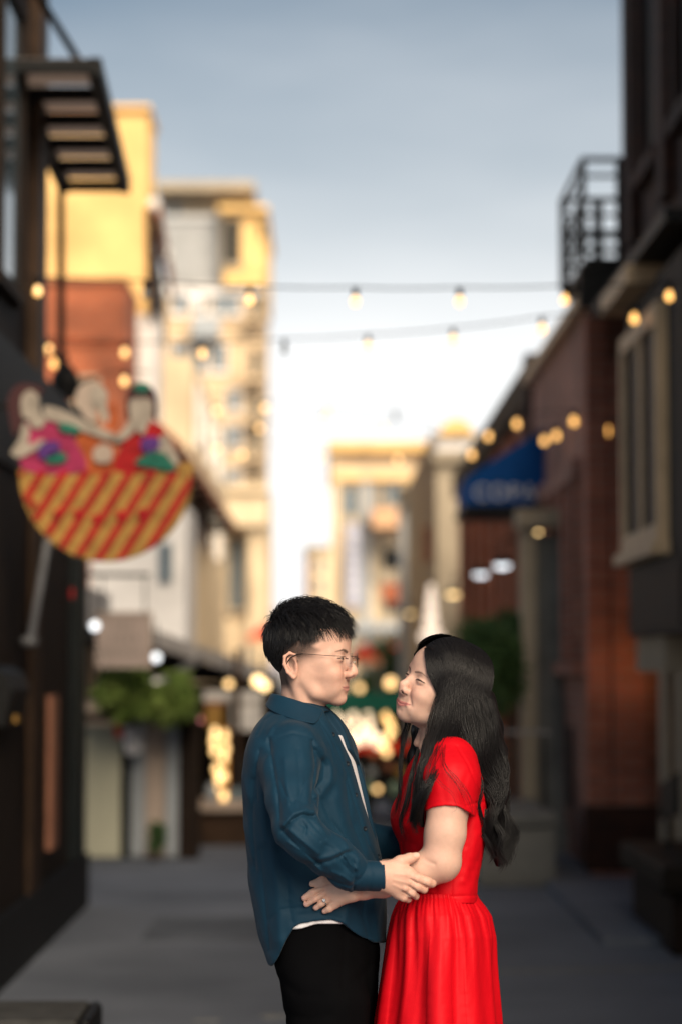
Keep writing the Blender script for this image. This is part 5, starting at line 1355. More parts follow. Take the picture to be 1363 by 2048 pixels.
# ---- glasses
gl = bpy.data.objects.new('glasses', None); COL.objects.link(gl); gl.parent = man; gl.matrix_parent_inverse = man.matrix_basis.inverted(); gl.empty_display_size = .05
for s in (-1, 1):
    n = 28; V = []; F = []
    rows = [1.0, .7, .4, .0001]
    for th in (0, 1.6):
        for q in rows:
            for i in range(n):
                a = 2*math.pi*i/n; cx = math.copysign(abs(math.cos(a))**.72, math.cos(a))*22.5*q; cz = math.copysign(abs(math.sin(a))**.72, math.sin(a))*15.5*q
                V.append((102 + th - .0075*cx*cx - (cx*s)*.10, s*32.5 + cx, -5 + cz))
    N = n*len(rows)
    for side in (0, 1):
        for j in range(len(rows) - 1):
            for i in range(n): F.append((side*N + j*n + i, side*N + j*n + (i+1) % n, side*N + (j+1)*n + (i+1) % n, side*N + (j+1)*n + i))
    for i in range(n): F.append((i, (i+1) % n, N + (i+1) % n, N + i))
    link('lens', np_mesh('lens', to_world(np.array(V, float), frM), np.array(F), None, False), M['lens'], gl)
    c = catmull([(96, s*54, -2), (97, s*57.5, 2), (90, s*66, 3.5), (50, s*73, 6), (0, s*77.5, 9.5)], 20)
    V, F = tubes(c[None], np.full((1, 20), .75), 6); link('temple', np_mesh('temple', to_world(V, frM), F), M['wire'], gl)
    c = catmull([(6, s*77.3, 9), (-8, s*79, 7), (-22, s*81, -1), (-30, s*82, -14)], 12)
    V, F = tubes(c[None], np.full((1, 12), 1.25), 6); link('temple_tip', np_mesh('temple_tip', to_world(V, frM), F), M['black_metal'], gl)
    c = catmull([(103, s*13, -7), (99, s*11, -10), (95.5, s*10, -13)], 8); V, F = tubes(c[None], np.full((1, 8), .6), 5); link('nose_pad', np_mesh('nose_pad', to_world(V, frM), F), M['silver'], gl)
    V, F = tubes(np.array([[(101.5, s*52, -2), (97, s*56, -1)]], float), np.full((1, 2), 1.3), 6); link('hinge', np_mesh('hinge', to_world(V, frM), F), M['silver'], gl)
c = catmull([(103.5, -13, -2), (105.5, -6, 1), (106, 0, 2), (105.5, 6, 1), (103.5, 13, -2)], 14); V, F = tubes(c[None], np.full((1, 14), .8), 6); link('bridge', np_mesh('bridge', to_world(V, frM), F), M['silver'], gl)

# ---- shirt
TAB_M = [(1392, 578, 628, 22), (1404, 560, 644, 42), (1420, 540, 662, 68), (1440, 520, 682, 102), (1458, 508, 694, 132), (1480, 498, 703, 150), (1510, 491, 713, 156), (1550, 486, 722, 152), (1600, 487, 734, 146), (1650, 490, 745, 140), (1700, 494, 757, 136), (1750, 498, 766, 134), (1800, 504, 771, 134), (1850, 514, 770, 134), (1890, 524, 768, 132), (1950, 546, 766, 128)]
EDGE = interp([(1400, 640), (1430, 650), (1470, 677), (1520, 701), (1560, 713), (1600, 724), (1650, 740), (1690, 754), (1720, 770), (1760, 790)], 1)
HEM = interp([(480, 1925), (530, 1930), (546, 1931), (556, 1915), (572, 1880), (588, 1853), (600, 1846), (630, 1841), (660, 1840), (685, 1847), (705, 1862), (725, 1876), (745, 1884), (790, 1886)], 1)
g = SDF((474, 1384, -330), (850, 1950, 235), 2.5)
loft(g, TAB_M, .28)
# sleeves
SL = [(585, 1500, -112, 58), (580, 1545, -150, 56), (584, 1600, -205, 51), (594, 1655, -252, 47), (612, 1676, -258, 44), (655, 1708, -232, 43), (695, 1738, -208, 41), (716, 1749, -203, 33)]
g.chain(SL, 12, kj=10)
g.chain([(650, 1500, 112, 58), (672, 1560, 160, 54), (703, 1675, 185, 44), (760, 1692, 150, 38), (835, 1692, 105, 33)], 16)
# folds: raised and pressed lines read off the sleeve and the chest
for pts, w_, a_ in (
    ([(538, 1478), (546, 1530), (556, 1590), (560, 1640)], 5, 3.2),             # armhole to elbow, back
    ([(624, 1482), (630, 1530), (624, 1580), (622, 1618)], 5, 3.6),             # front of the sleeve
    ([(630, 1500), (648, 1532), (646, 1560), (630, 1578)], 6, 2.4), ([(640, 1492), (664, 1530), (662, 1562), (640, 1590)], 8, -2.2),
    ([(552, 1478), (585, 1466), (620, 1474)], 3, 1.4),                          # shoulder seam
    ([(566, 1662), (584, 1640), (604, 1630), (627, 1633)], 4.5, 4.6), ([(568, 1650), (588, 1627), (612, 1619), (628, 1622)], 6, -3.4),
    ([(572, 1668), (592, 1690), (622, 1716), (640, 1726)], 4, 3.0), ([(580, 1660), (606, 1682), (636, 1708)], 5, -2.6),
    ([(602, 1640), (612, 1652), (610, 1668)], 4, 3.0), ([(618, 1640), (632, 1656), (650, 1676)], 4, 2.0),
    ([(630, 1728), (660, 1722), (690, 1706), (708, 1702)], 4, 2.6), ([(640, 1718), (668, 1710), (694, 1697)], 5, -2.2),
    ([(676, 1716), (692, 1736), (704, 1748)], 4, 3.4), ([(690, 1712), (700, 1728), (712, 1738)], 3.5, -2.4), ([(650, 1752), (676, 1766), (700, 1772)], 5, 2.6), ([(706, 1722), (710, 1750), (706, 1778)], 4, 3.0),
    ([(600, 1648), (622, 1662), (640, 1682)], 3, 2.2), ([(576, 1684), (606, 1702), (640, 1742)], 3.5, -1.8), ([(652, 1690), (672, 1700), (690, 1720)], 3, 1.8), ([(664, 1744), (684, 1752), (702, 1764)], 3, -1.8), ([(560, 1560), (572, 1590), (590, 1612)], 4, 1.8), ([(612, 1560), (600, 1590), (580, 1612)], 4, 1.6),
    ([(570, 1520), (574, 1570), (580, 1620)], 7, -2.0), ([(596, 1500), (598, 1560), (602, 1610)], 8, 2.0),
    ):
    g.crease([(p[0], p[1]) for p in pts], w_, a_*1.7, -30, 2, a_ > 0)
for pts, w_, a_ in (
    ([(560, 1420), (530, 1440), (516, 1470)], 6, 1.6), ([(566, 1430), (545, 1452), (534, 1476)], 6, -1.8),
    ([(690, 1560), (700, 1640), (724, 1700), (748, 1740)], 9, 3.0), ([(668, 1600), (690, 1670), (716, 1720)], 10, -2.6),
    ([(636, 1580), (660, 1640), (700, 1690)], 4, 2.4), ([(628, 1600), (640, 1640), (664, 1668)], 4, 2.2), ([(690, 1800), (700, 1770), (730, 1750)], 5, 2.0), ([(520, 1500), (512, 1540), (514, 1600)], 4, 1.8), ([(540, 1840), (560, 1820), (600, 1815)], 5, 1.8), ([(640, 1450), (660, 1490), (668, 1530)], 4, 1.6),
    ([(652, 1500), (676, 1580), (690, 1640)], 9, -1.6), ([(730, 1780), (724, 1830), (736, 1872)], 9, 2.6), ([(700, 1770), (694, 1820), (690, 1846)], 9, -2.4), ([(745, 1770), (752, 1830), (758, 1880)], 8, -2.0),
    ([(520, 1700), (530, 1800), (540, 1900)], 10, 2.6), ([(545, 1690), (556, 1790), (560, 1880)], 11, -2.6), ([(575, 1760), (578, 1810), (585, 1845)], 8, 2.0),
    ([(508, 1560), (505, 1650), (512, 1740)], 9, 2.4), ([(525, 1520), (524, 1600), (530, 1680)], 9, -1.8), ([(600, 1830), (640, 1826), (680, 1836)], 5, 1.2),
    ):
    g.crease([(p[0], p[1]) for p in pts], w_, a_*1.6, 40, 2, a_ > 0)
wrinkle(g, .75, 5, ((480, 1460, -320), (850, 1950, 230)), 42, (1, .6, 1), 8)
wrinkle(g, .55, 9, ((560, 1600, -330), (730, 1800, -120)), 22, (1, 1, 1), 7)
# placket: raised strip along the open front, then the opening itself
pk = [(EDGE(v) - 9, v) for v in range(1425, 1760, 12)]
g.crease(pk, 6, -1.6, 10, 2)
g.crease([(q[0] - 9, q[1]) for q in pk], 1.8, 1.2, 10, 2)
s = g.sl((600, 1425, -90), (850, 1740, 60)); x, y, d = g.g(s)
e = EDGE(g.ax[1][s[1]]).astype(np.float32)[None, :, None]
wd = np.interp(g.ax[1][s[1]], [1425, 1500, 1530, 1600, 1660, 1690], [2, 6, 60, 60, 60, 0]).astype(np.float32)[None, :, None]
op = np.maximum(np.maximum(e - x, (d + 0) - wd), -(d + 90)); op = np.where(wd < 1, 9., op)
g.D[s] = np.maximum(g.D[s], -op)
# hem
x, y, d = g.g(tuple(slice(0, n) for n in g.n))
hem = HEM(g.ax[0]).astype(np.float32)[:, None, None] + 1.2*np.sin(d*.08 + x*.03)
torso_side = (x > 470)
g.D = np.maximum(g.D, np.where((d > -400), (y - hem)*.85, -9)).astype(np.float32)
g.D = np.where((x > 800) & (y < 1900) & False, 9, g.D)
V, F, Vp = px_mesh(g, 1)
shirt = link('shirt', np_mesh('shirt', V, F), M['shirt'], man); gS = g
# cuff
g = SDF((690, 1700, -260), (790, 1800, -140), 1.35)
a, b = np.array((708., 1750., -203.)), np.array((768., 1753., -200.)); ax_ = (b - a)/np.linalg.norm(b - a)
g.cone(a - ax_*30, b + ax_*30, 32.5, 29.5, 0)
s = tuple(slice(0, n) for n in g.n); x, y, z = g.g(s); tt = (x - a[0])*ax_[0] + (y - a[1])*ax_[1] + (z - a[2])*ax_[2]; L = np.linalg.norm(b - a)
g.D = np.maximum(g.D, np.maximum(-tt, tt - L - 2*np.sin((y - 1750)*.05)).astype(np.float32))
gi = SDF((690, 1700, -260), (790, 1800, -140), 1.35); gi.cone(a - ax_*30, b + ax_*40, 28.5, 26.0, 0)
g.D = np.maximum(g.D, np.where(tt > L - 14, -gi.D, -50).astype(np.float32))
g.crease([(716, 1719), (713, 1750), (708, 1781)], 1.6, 1.3, -200, 2); g.crease([(764, 1722), (763, 1780)], 1.3, .8, -200, 2)
g.crease([(735, 1722), (742, 1752), (736, 1782)], 5, 1.3, -200, 2)
V, F, Vp = px_mesh(g, 1); cuff = link('cuff', np_mesh('cuff', V, F), M['shirt'], shirt)
# collar
def collar():
    V = []; nps = 61; rows = 7
    ps = np.linspace(-1, 1, nps)
    for j in range(rows):
        for q in ps:
            endA = {0: 150, 1: 146, 2: 140, 3: 137, 4: 127, 5: 115, 6: 105}[j]
            ang = R(q*endA); c_, s_ = math.cos(ang), math.sin(ang); fr_ = (1 - c_)/2
            yt = 1386.5 + 37*fr_**1.15
            leaf = 25 + 12*math.sin(ang)**2*1 + 10*fr_**2
            dr, dy = {0: (-5, 30), 1: (-3, 12), 2: (0, 1), 3: (3.2, .6), 4: (7 + 5*s_*s_, leaf*.33), 5: (11 + 6*fr_ + 14*s_*s_, leaf*.7), 6: (15 + 10*fr_ + 24*s_*s_, leaf)}[j]
            V.append((603 - (57 + dr)*c_, yt + dy, -(56 + dr*1.2)*s_ + 4))
    F = [(j*nps + i, j*nps + i + 1, (j+1)*nps + i + 1, (j+1)*nps + i) for j in range(rows - 1) for i in range(nps - 1)]
    o = link('collar', np_mesh('collar', QN(np.array(V)), np.array(F)), M['shirt'], shirt)
    sm_ = o.modifiers.new('thickness', 'SOLIDIFY'); sm_.thickness = .003; sm_.offset = 0
    ss = o.modifiers.new('smooth', 'SUBSURF'); ss.levels = 1; ss.render_levels = 1
    return o
collar()
for bx_, by_ in ((667, 1469), (696, 1527), (712, 1590), (731, 1657), (757, 1713)):
    sd = surf_d(gS, bx_ - 1, by_)
    if sd is None: sd = -40
    disc(Q(bx_ - 2, by_, sd - .5), (.35, -1, .1), .0052, .0024).build('button', M['button'], shirt, True)
# white tee under the shirt
g = SDF((500, 1440, -150), (790, 1900, 150), 3.2)
loft(g, TAB_M, .28, grow=-8.5)
x, y, d = g.g(tuple(slice(0, n) for n in g.n)); g.D = np.maximum(g.D, np.maximum(y - (1848 + .0*x + 11*smoothstep(640, 590, x)), 1470 - y).astype(np.float32))
V, F, Vp = px_mesh(g, 1); link('undershirt', np_mesh('undershirt', V, F), M['tee'], man)
# ---- trousers and shoes
g = SDF((520, 1800, -190), (800, 2760, 190), 4)
loft(g, [(1805, 520, 744, 110), (1850, 530, 750, 113), (1900, 541, 757, 120), (1940, 553, 757, 127), (1990, 566, 752, 130), (2050, 574, 747, 128), (2090, 600, 720, 90)], .22)
for s_ in (-1, 1):
    g.chain([(660, 2010, s_*68, 80), (660, 2160, s_*72, 72), (658, 2310, s_*76, 62), (650, 2500, s_*80, 54), (646, 2715, s_*82, 50)], 16)
for pts, w_, a_ in (([(690, 1850), (686, 1960), (680, 2060)], 6, 2.2), ([(560, 1960), (600, 1990), (640, 1990)], 9, 2.4), ([(575, 2030), (620, 2040), (660, 2030)], 9, 2.4), ([(740, 1930), (715, 1960), (690, 1975)], 8, 2.4)):
    g.crease(pts, w_, a_, 60, 2)
wrinkle(g, 1.0, 15, ((520, 1800, -190), (800, 2760, 190)), 60, (.5, 1, 1), 6)
x, y, d = g.g(tuple(slice(0, n) for n in g.n)); g.D = np.maximum(g.D, np.maximum(y - 2728, 1845 - y)).astype(np.float32)
V, F, Vp = px_mesh(g, 1); link('trousers', np_mesh('trousers', V, F), M['trouser'], man)
for s_ in (-1, 1):
    g = SDF((570, 2660, s_*82 - 70), (830, 2775, s_*82 + 70), 4)
    g.chain([(622, 2735, s_*82, 34), (690, 2742, s_*86, 34), (765, 2752, s_*92, 26)], 14); g.chain([(636, 2690, s_*82, 36), (640, 2730, s_*82, 38)], 16)
    x, y, d = g.g(tuple(slice(0, n) for n in g.n)); g.D = np.maximum(g.D, (y - 2762)).astype(np.float32)
    V, F, Vp = px_mesh(g, 1); link('shoe', np_mesh('shoe', V, F), M['shoe'], man)

# ================================================================== THE WOMAN
wom = thing('person', 'person with long black wavy hair in a red short sleeved dress looking up', 'person', Q(880, 2763, 0), 'couple')
frW = head_frame('w', 28, 20, -13, .955, (825, 1354, -26))
nbW = to_local(Q(874, 1505, 8), frW)
PWm = dict(smile=1.0, fem=1, nose=-4, open=1.3, arch=1.0, ears=False, neck=tuple(nbW), skin=SKIN_W, lip=LIP_W, brow=[(13, 13, 2.0), (24, 16, 2.2), (36, 17.5, 1.7), (50, 13, .6)], browd=.75, stubble=False)
hv, hf, hc = head_mesh(PWm, 1.5)
parts = [(to_world(hv, frW), hf, hc)]
# left arm, forearm and hand with the ring
g = SDF((590, 1470, -240), (970, 1850, -60), 1.7)
ARM = [(904, 1545, -138, 40), (895, 1610, -150, 42), (889, 1668, -156, 40.5), (881, 1712, -156, 38.5)]
g.chain(ARM, 10)
g.ell((885, 1730, -152), (31, 31, 34), 22)
g.chain([(878, 1728, -154, 37), (846, 1741, -150, 35), (808, 1756, -140, 30), (765, 1771, -134, 23), (726, 1779, -142, 19), (704, 1783, -152, 17.5)], 12)
# hand: back of the palm and fingers spread on the shirt
SD = lambda x_, y_: surf_d(gS, x_, y_)
hb = {}
for n_, (x_, y_) in dict(wr=(700, 1784), im=(650, 1773), mm=(651, 1786), rm=(658, 1797), pm=(670, 1806), i2=(628, 1784), i3=(609, 1796), m2=(631, 1797), m3=(613, 1808), r2=(643, 1807), r3=(632, 1815), p2=(658, 1817), p3=(649, 1822), t1=(676, 1768), t2=(645, 1762), t3=(625, 1768)).items():
    hb[n_] = (x_, y_, max(-175, min(-128, (surf_d(gS, x_, max(y_, 1792) + 8) or -140))))
def hp(n_, off, r): x_, y_, d_ = hb[n_]; return (x_, y_, d_ - off, r)
for n_ in ('im', 'mm', 'rm', 'pm'): g.chain([(703, 1783, -154, 16), hp(n_, 12, 11.5)], 10)
g.chain([hp('im', 12, 11), hp('i2', 13, 8.8), hp('i3', 7, 6.6)], 4)
g.chain([hp('mm', 13, 11), hp('m2', 14, 8.8), hp('m3', 7, 6.6)], 3.5)
g.chain([hp('rm', 13, 10.5), hp('r2', 13, 8.4), hp('r3', 7, 6.4)], 3.5)
g.chain([hp('pm', 12, 10), hp('p2', 11, 7.6), hp('p3', 7, 6.0)], 3.5)
g.chain([hp('t1', 8, 12), hp('t2', 9, 9), hp('t3', 5, 7)], 6)
for pts in ([(648, 1780), (632, 1790), (612, 1803)], [(652, 1792), (638, 1802), (622, 1812)], [(662, 1803), (650, 1812), (640, 1819)], [(660, 1767), (640, 1773), (622, 1777)]): g.crease(pts, 2.2, 2.2, -120, 2)
g.crease([(842, 1712, -185), (852, 1722, -190), (868, 1728, -192)], 4, 1.6)          # inner elbow
V, F, Vp = px_mesh(g, 1)
C = np.tile(SKIN_W, (len(V), 1))
for kx, ky, rr_ in ((893, 1750, 300), (650, 1773, 60), (651, 1786, 60), (658, 1797, 60), (628, 1784, 50), (631, 1797, 50), (609, 1796, 50), (613, 1808, 50)):
    m = .28*np.exp(-((Vp[:, 0] - kx)**2 + (Vp[:, 1] - ky)**2)/rr_); C = C*(1 - m[:, None]) + (SKIN_W*np.array((1.0,.76,.72)))*m[:, None]
for kx, ky in ((607, 1797), (611, 1808.5), (630, 1815.5), (647, 1822.5)):
    m = .55*smoothstep(5, 3.2, np.sqrt((Vp[:, 0] - kx)**2 + (Vp[:, 1] - ky)**2)); C = C*(1 - m[:, None]) + np.array((.62,.36,.33))*m[:, None]
parts.append((V, F, C))
# chest, far arm, hips and legs
g = SDF((740, 1450, -160), (1000, 2750, 200), 4)
loft(g, [(1466, 850, 900, 44), (1486, 846, 912, 70), (1506, 842, 926, 92), (1540, 826, 940, 108), (1640, 808, 955, 112), (1790, 815, 940, 100), (1880, 815, 955, 105), (1990, 820, 955, 105), (2030, 840, 940, 80)], -.2)
for s_ in (-1, 1): g.chain([(882, 1990, s_*50, 56), (880, 2300, s_*50, 46), (884, 2430, s_*50, 44), (892, 2660, s_*50, 26)], 16)
g.chain([(868, 1545, 128, 40), (862, 1620, 150, 38), (846, 1700, 150, 34), (795, 1716, 132, 25), (745, 1730, 140, 20), (690, 1745, 160, 18)], 10)
V, F, Vp = px_mesh(g, 1); parts.append((V, F, np.tile(SKIN_W, (len(V), 1))))
V, F, C = join_np(parts)
bodyW = link('body', np_mesh('body', V, F, C), M['skin'], wom)
eye_pair(bodyW, frW, (1, .0, .05), PWm['lid'])
lash_part(frW, PWm['lid'], bodyW, .95, 4)
# ring on the ring finger
a = Vector(QN(np.array(hp('rm', 13, 0)[:3]))); b = Vector(QN(np.array(hp('r2', 13, 0)[:3]))); mid = a.lerp(b, .62); ax_ = (b - a).normalized()
u = ax_.orthogonal().normalized(); v = ax_.cross(u)
ringp = [mid + (u*math.cos(t_) + v*math.sin(t_))*.0112 for t_ in np.linspace(0, 2*math.pi, 25)]
rg = MB().tube(ringp, .0012, 6).build('ring', M['silver'], wom, True)
n_out = (Vector((0, -1, .35)) - ax_*(Vector((0, -1, .35)).dot(ax_))).normalized(); cst = mid + n_out*.0125
MB().tube([cst, cst + n_out*.0012, cst + n_out*.004], [.0018, .0042, .0030], 8).build('stone', M['gem'], rg)
MB().tube([cst - n_out*.0008, cst + n_out*.0010], [.0026, .0036], 8).build('setting', M['silver'], rg)

# ---- dress bodice
TAB_W = [(1470, 856, 902, 40), (1482, 848, 914, 78), (1494, 839, 929, 108), (1510, 829, 944, 130), (1530, 817, 955, 140), (1560, 804, 965, 140), (1600, 794, 971, 132), (1637, 791, 973, 127), (1680, 797, 970, 121), (1720, 802, 962, 117), (1760, 803, 954, 114), (1800, 802, 951, 113), (1815, 802, 951, 113)]
g = SDF((770, 1462, -240), (990, 1806, 230), 2.2)
loft(g, TAB_W, -.20)
for s_ in (-1, 1): g.ell((822 - s_*8, 1636, s_*52), (33, 36, 40), 22)
g.chain([(902, 1520, -108, 48), (901, 1560, -140, 53), (897, 1640, -154, 51)], 20)
g.chain([(872, 1518, 112, 52), (866, 1560, 135, 56), (860, 1640, 148, 50)], 14)
x, y, d = g.g(tuple(slice(0, n) for n in g.n))
# sleeve hem: an arch round the arm; neckline: a scoop round the neck
hemy = 1611 + 17*((x - 893)/48)**2 - 3*np.clip((880 - x)/30, 0, 1)
body_only = SDF((770, 1462, -240), (990, 1806, 230), 2.2); loft(body_only, TAB_W, -.20)
for s_ in (-1, 1): body_only.ell((822 - s_*8, 1636, s_*52), (33, 36, 40), 22)
g.D = np.where(y > hemy - 6, np.minimum(np.maximum(g.D, (y - hemy)*.9), body_only.D), g.D).astype(np.float32)
nk = np.sqrt(((x - 866)/50)**2 + ((y - 1462)/36)**2 + ((d - 0)/62)**2); g.D = np.maximum(g.D, (1 - nk)*38).astype(np.float32)
for pts, w_, a_, dm in (
    ([(912, 1492), (935, 1530), (955, 1580), (962, 1640)], 2.2, 1.5, 0), ([(930, 1612), (950, 1606), (966, 1604)], 2.4, 1.8, 0),
    ([(902, 1640), (904, 1720), (902, 1796)], 1.6, 1.0, 0), ([(850, 1600), (846, 1660), (838, 1720), (836, 1796)], 1.6, 1.0, -20),
    ([(940, 1640), (925, 1690), (912, 1730)], 7, 1.8, 0), ([(955, 1670), (940, 1720), (925, 1760)], 8, -1.8, 0), ([(830, 1690), (850, 1720), (870, 1780)], 7, 1.6, -20),
    ([(800, 1690), (812, 1730), (830, 1770)], 7, 1.8, 0), ([(860, 1530), (880, 1560), (890, 1600)], 7, 1.4, -80), ([(935, 1545), (925, 1575), (928, 1605)], 6, 1.4, -80),
    ([(795, 1606), (815, 1590), (840, 1560)], 8, 1.4, 20), ([(800, 1790), (880, 1794), (952, 1791)], 1.8, 1.2, 200)):
    g.crease(pts, w_, a_, dm, 2)
g.crease([(852, 1612), (875, 1605), (900, 1603), (925, 1611), (940, 1621)], 1.5, .9, -100, 2)
wrinkle(g, .45, 31, ((770, 1470, -240), (990, 1806, 230)), 38, (1, .7, 1), 8)
wrinkle(g, .22, 33, ((780, 1690, -240), (990, 1806, 230)), 17, (.5, 1, .5), 8)
wrinkle(g, .15, 35, ((840, 1490, -240), (990, 1630, 0)), 20, (1, .6, 1), 8)
V, F, Vp = px_mesh(g, 1)
dress = bpy.data.objects.new('dress', None); COL.objects.link(dress); dress.parent = wom; dress.matrix_parent_inverse = wom.matrix_basis.inverted(); dress.empty_display_size = .1
link('bodice', np_mesh('bodice', V, F), M['dress'], dress)
# ---- gathered skirt
nt_, nr_ = 900, 150
SK = np.array([(1789, 801, 952, 114), (1797, 800, 955, 117), (1812, 791, 966, 128), (1833, 783, 979, 142), (1874, 774, 990, 156), (1938, 763, 997, 166), (1969, 758, 1001, 170), (2048, 747, 1009, 178), (2150, 734, 1018, 188), (2300, 718, 1030, 200)], float)
ys = np.linspace(0, 1, nr_)**1.35*(2300 - 1789) + 1789
th = np.linspace(0, 2*math.pi, nt_, endpoint=False)
r_ = np.random.default_rng(8)
def fold(n0, n, seed, sharp=1.0):
    q = np.random.default_rng(seed); f = 0
    for i in range(n): f = f + np.sin(th*(n0 + i*2 - n) + q.uniform(0, 6.28))*q.uniform(.5, 1)
    f = f/np.abs(f).max(); return np.sign(f)*np.abs(f)**sharp
f1, f2, f3 = fold(60, 11, 1, .9), fold(22, 9, 2, .8), fold(8, 5, 5, .75)
V = np.zeros((nr_, nt_, 3))
for j, y in enumerate(ys):
    l_, rr_, b_ = [np.interp(y, SK[:, 0], SK[:, c]) for c in (1, 2, 3)]
    a1 = 1.9*math.exp(-((y - 1806)/26)**2) + .35*math.exp(-((y - 1840)/40)**2)
    a2 = 4.2*smoothstep(1797, 1830, y)*(1 - .7*smoothstep(1860, 1990, y))
    a3 = 15*smoothstep(1805, 1980, y)
    ph = .03*math.sin(y*.02)
    sh_ = int(nt_*.012*math.sin((y - 1790)*.011)); r_off = a1*f1 + a2*np.roll(f2, sh_) + a3*np.roll(f3, -sh_//2)
    A_ = (rr_ - l_)/2 - .55*a3; xc = (l_ + rr_)/2
    r_off = r_off + (.5*np.sin(th*37 + y*.09) + .5*np.sin(th*23 - y*.13 + 2) + .4*np.sin(th*51 + y*.21))*smoothstep(1800, 1850, y)*.12
    V[j, :, 0] = xc + (A_ + r_off)*np.cos(th); V[j, :, 2] = (b_ - .5*a3 + r_off)*np.sin(th); V[j, :, 1] = y + 2.0*np.sin(th*5 + 1)*smoothstep(2100, 2300, y)
idx = np.arange(nr_*nt_).reshape(nr_, nt_); F = np.stack([idx[:-1], np.roll(idx[:-1], -1, 1), np.roll(idx[1:], -1, 1), idx[1:]], -1).reshape(-1, 4)
sk_o = link('skirt', np_mesh('skirt', QN(V.reshape(-1, 3)), F), M['dress'], dress)
sm_ = sk_o.modifiers.new('thickness', 'SOLIDIFY'); sm_.thickness = .0015; sm_.offset = -1
# ---- shoes
for s_ in (-1, 1):
    g = SDF((770, 2620, s_*50 - 50), (960, 2775, s_*50 + 50), 3.5)
    g.chain([(892, 2690, s_*50, 26), (870, 2715, s_*50, 27), (822, 2745, s_*50, 24), (792, 2752, s_*50, 17)], 10); g.chain([(910, 2700, s_*50, 18), (914, 2757, s_*50, 9)], 6)
    x, y, d = g.g(tuple(slice(0, n) for n in g.n)); g.D = np.maximum(g.D, y - 2762).astype(np.float32)
    V, F, Vp = px_mesh(g, 1); link('shoe', np_mesh('shoe', V, F), M['shoe'], wom)

# ---- long hair: cap, hanging volume, strands
XH = interp([(-130, 6), (-80, 14), (-45, 27), (-15, 44), (15, 58), (45, 69), (70, 80), (86, 92), (106, 100), (130, 104)], 1)
g = SDF((-118, -102, -125), (112, 102, 138), 1.8)
g.ell((-4, 0, 34), (96.5, 82.5, 84.5), 0); g.ell((-30, 0, -30), (62, 74, 86), 30); g.ell((26, 0, 43), (64, 68, 52), 14)
x, y, z = g.g(tuple(slice(0, n) for n in g.n))
cutf = x - XH(g.ax[2]).astype(np.float32)[None, None, :] - 2*np.sin(y*.35 + z*.2)
g.D += (np.clip((cutf + 18)/18, 0, 1)*4.0).astype(np.float32)
g.D = np.maximum(g.D, cutf.astype(np.float32)*.8)
g.crease([(84, 6, 96), (40, 6, 118), (-10, 6, 121)], 2.0, 1.0)
V, F = g.mesh(2)
hairW = link('hair', np_mesh('hair', to_world(V, frW), F), M['hair'], wom)
def guide(pts): return np.array(pts, float)
GN = [guide([(880, 1396, -62), (866, 1440, -74), (854, 1490, -98), (842, 1545, -122), (824, 1600, -128), (812, 1642, -122)]),
      guide([(892, 1400, -66), (878, 1450, -84), (864, 1500, -114), (850, 1556, -140), (836, 1606, -146), (842, 1650, -138)]),
      guide([(920, 1402, -70), (919, 1452, -88), (906, 1490, -120), (870, 1540, -172), (850, 1594, -188), (838, 1642, -168)]),
      guide([(921, 1402, -70), (921, 1452, -86), (934, 1502, -94), (964, 1580, -84), (976, 1650, -76), (984, 1712, -70)]),
      guide([(946, 1395, -56), (960, 1460, -60), (974, 1520, -62), (986, 1590, -58), (992, 1660, -56), (1000, 1728, -54)]),
      guide([(972, 1388, -14), (990, 1450, -18), (1002, 1510, -22), (1008, 1590, -28), (1018, 1660, -34), (1020, 1722, -36)])]
GF = [guide([(850, 1420, 70), (838, 1460, 72), (826, 1510, 70), (814, 1560, 64), (804, 1610, 58), (796, 1650, 54)]),
      guide([(870, 1420, 84), (852, 1470, 86), (838, 1520, 84), (826, 1570, 78), (812, 1610, 70), (806, 1640, 66)]),
      guide([(930, 1410, 80), (940, 1470, 70), (955, 1530, 50), (975, 1600, 30), (990, 1660, 10), (1002, 1715, -5)]),
      guide([(968, 1390, 30), (986, 1450, 26), (999, 1510, 20), (1006, 1590, 10), (1014, 1660, 0), (1016, 1716, -10)])]
# hanging volume so that no light shows through the lengths
g = SDF((780, 1340, -200), (1040, 1760, 120), 3)
def vol(gd, r): g.chain([(*p, q) for p, q in zip(gd, r)], 14)
vol(GN[1] + np.array((2, 0, 26)), (18, 20, 18, 13, 8, 3)); vol(GN[0] + np.array((8, 0, 24)), (10, 14, 14, 10, 6, 3))
vol(GN[2] + np.array((2, 0, 30)), (22, 24, 17, 11, 6, 2))
vol(GN[3] + np.array((2, 0, 40)), (28, 28, 24, 19, 14, 5)); vol(GN[4] + np.array((-6, 0, 42)), (32, 32, 28, 22, 16, 6)); vol(GF[3] + np.array((-14, 0, -6)), (30, 30, 26, 20, 13, 5))
vol(GF[0] + np.array((8, 0, -4)), (20, 20, 15, 11, 7, 3)); vol(GF[1] + np.array((6, 0, -8)), (26, 22, 15, 10, 6, 3))
wrinkle(g, 1.6, 41, ((780, 1340, -200), (1040, 1760, 120)), 16, (1, .12, 1), 8)
V, F, Vp = px_mesh(g, 1); link('hair_lengths', np_mesh('hair_lengths', V, F), M['hair'], hairW)
r_ = np.random.default_rng(77); paths = []; rads = []
def cap_path(x0, xe, side, lift):
    out = []
    for al in (6, 26, 48, 72, 92):
        a = R(al); tt = smoothstep(0, 92, al); xx = x0 + (xe - x0)*tt**(1.9 if x0 > 62 else 1.2)
        k = max(.05, 1 - (abs(xx + 4)/102)**2.5)**.4
        out.append((xx, side*(84*math.sin(a)*k + lift + (5 if al < 10 else 0)), 34 + (86*math.cos(a))*k + lift*math.cos(a)))
    return to_world(np.array(out), frW)
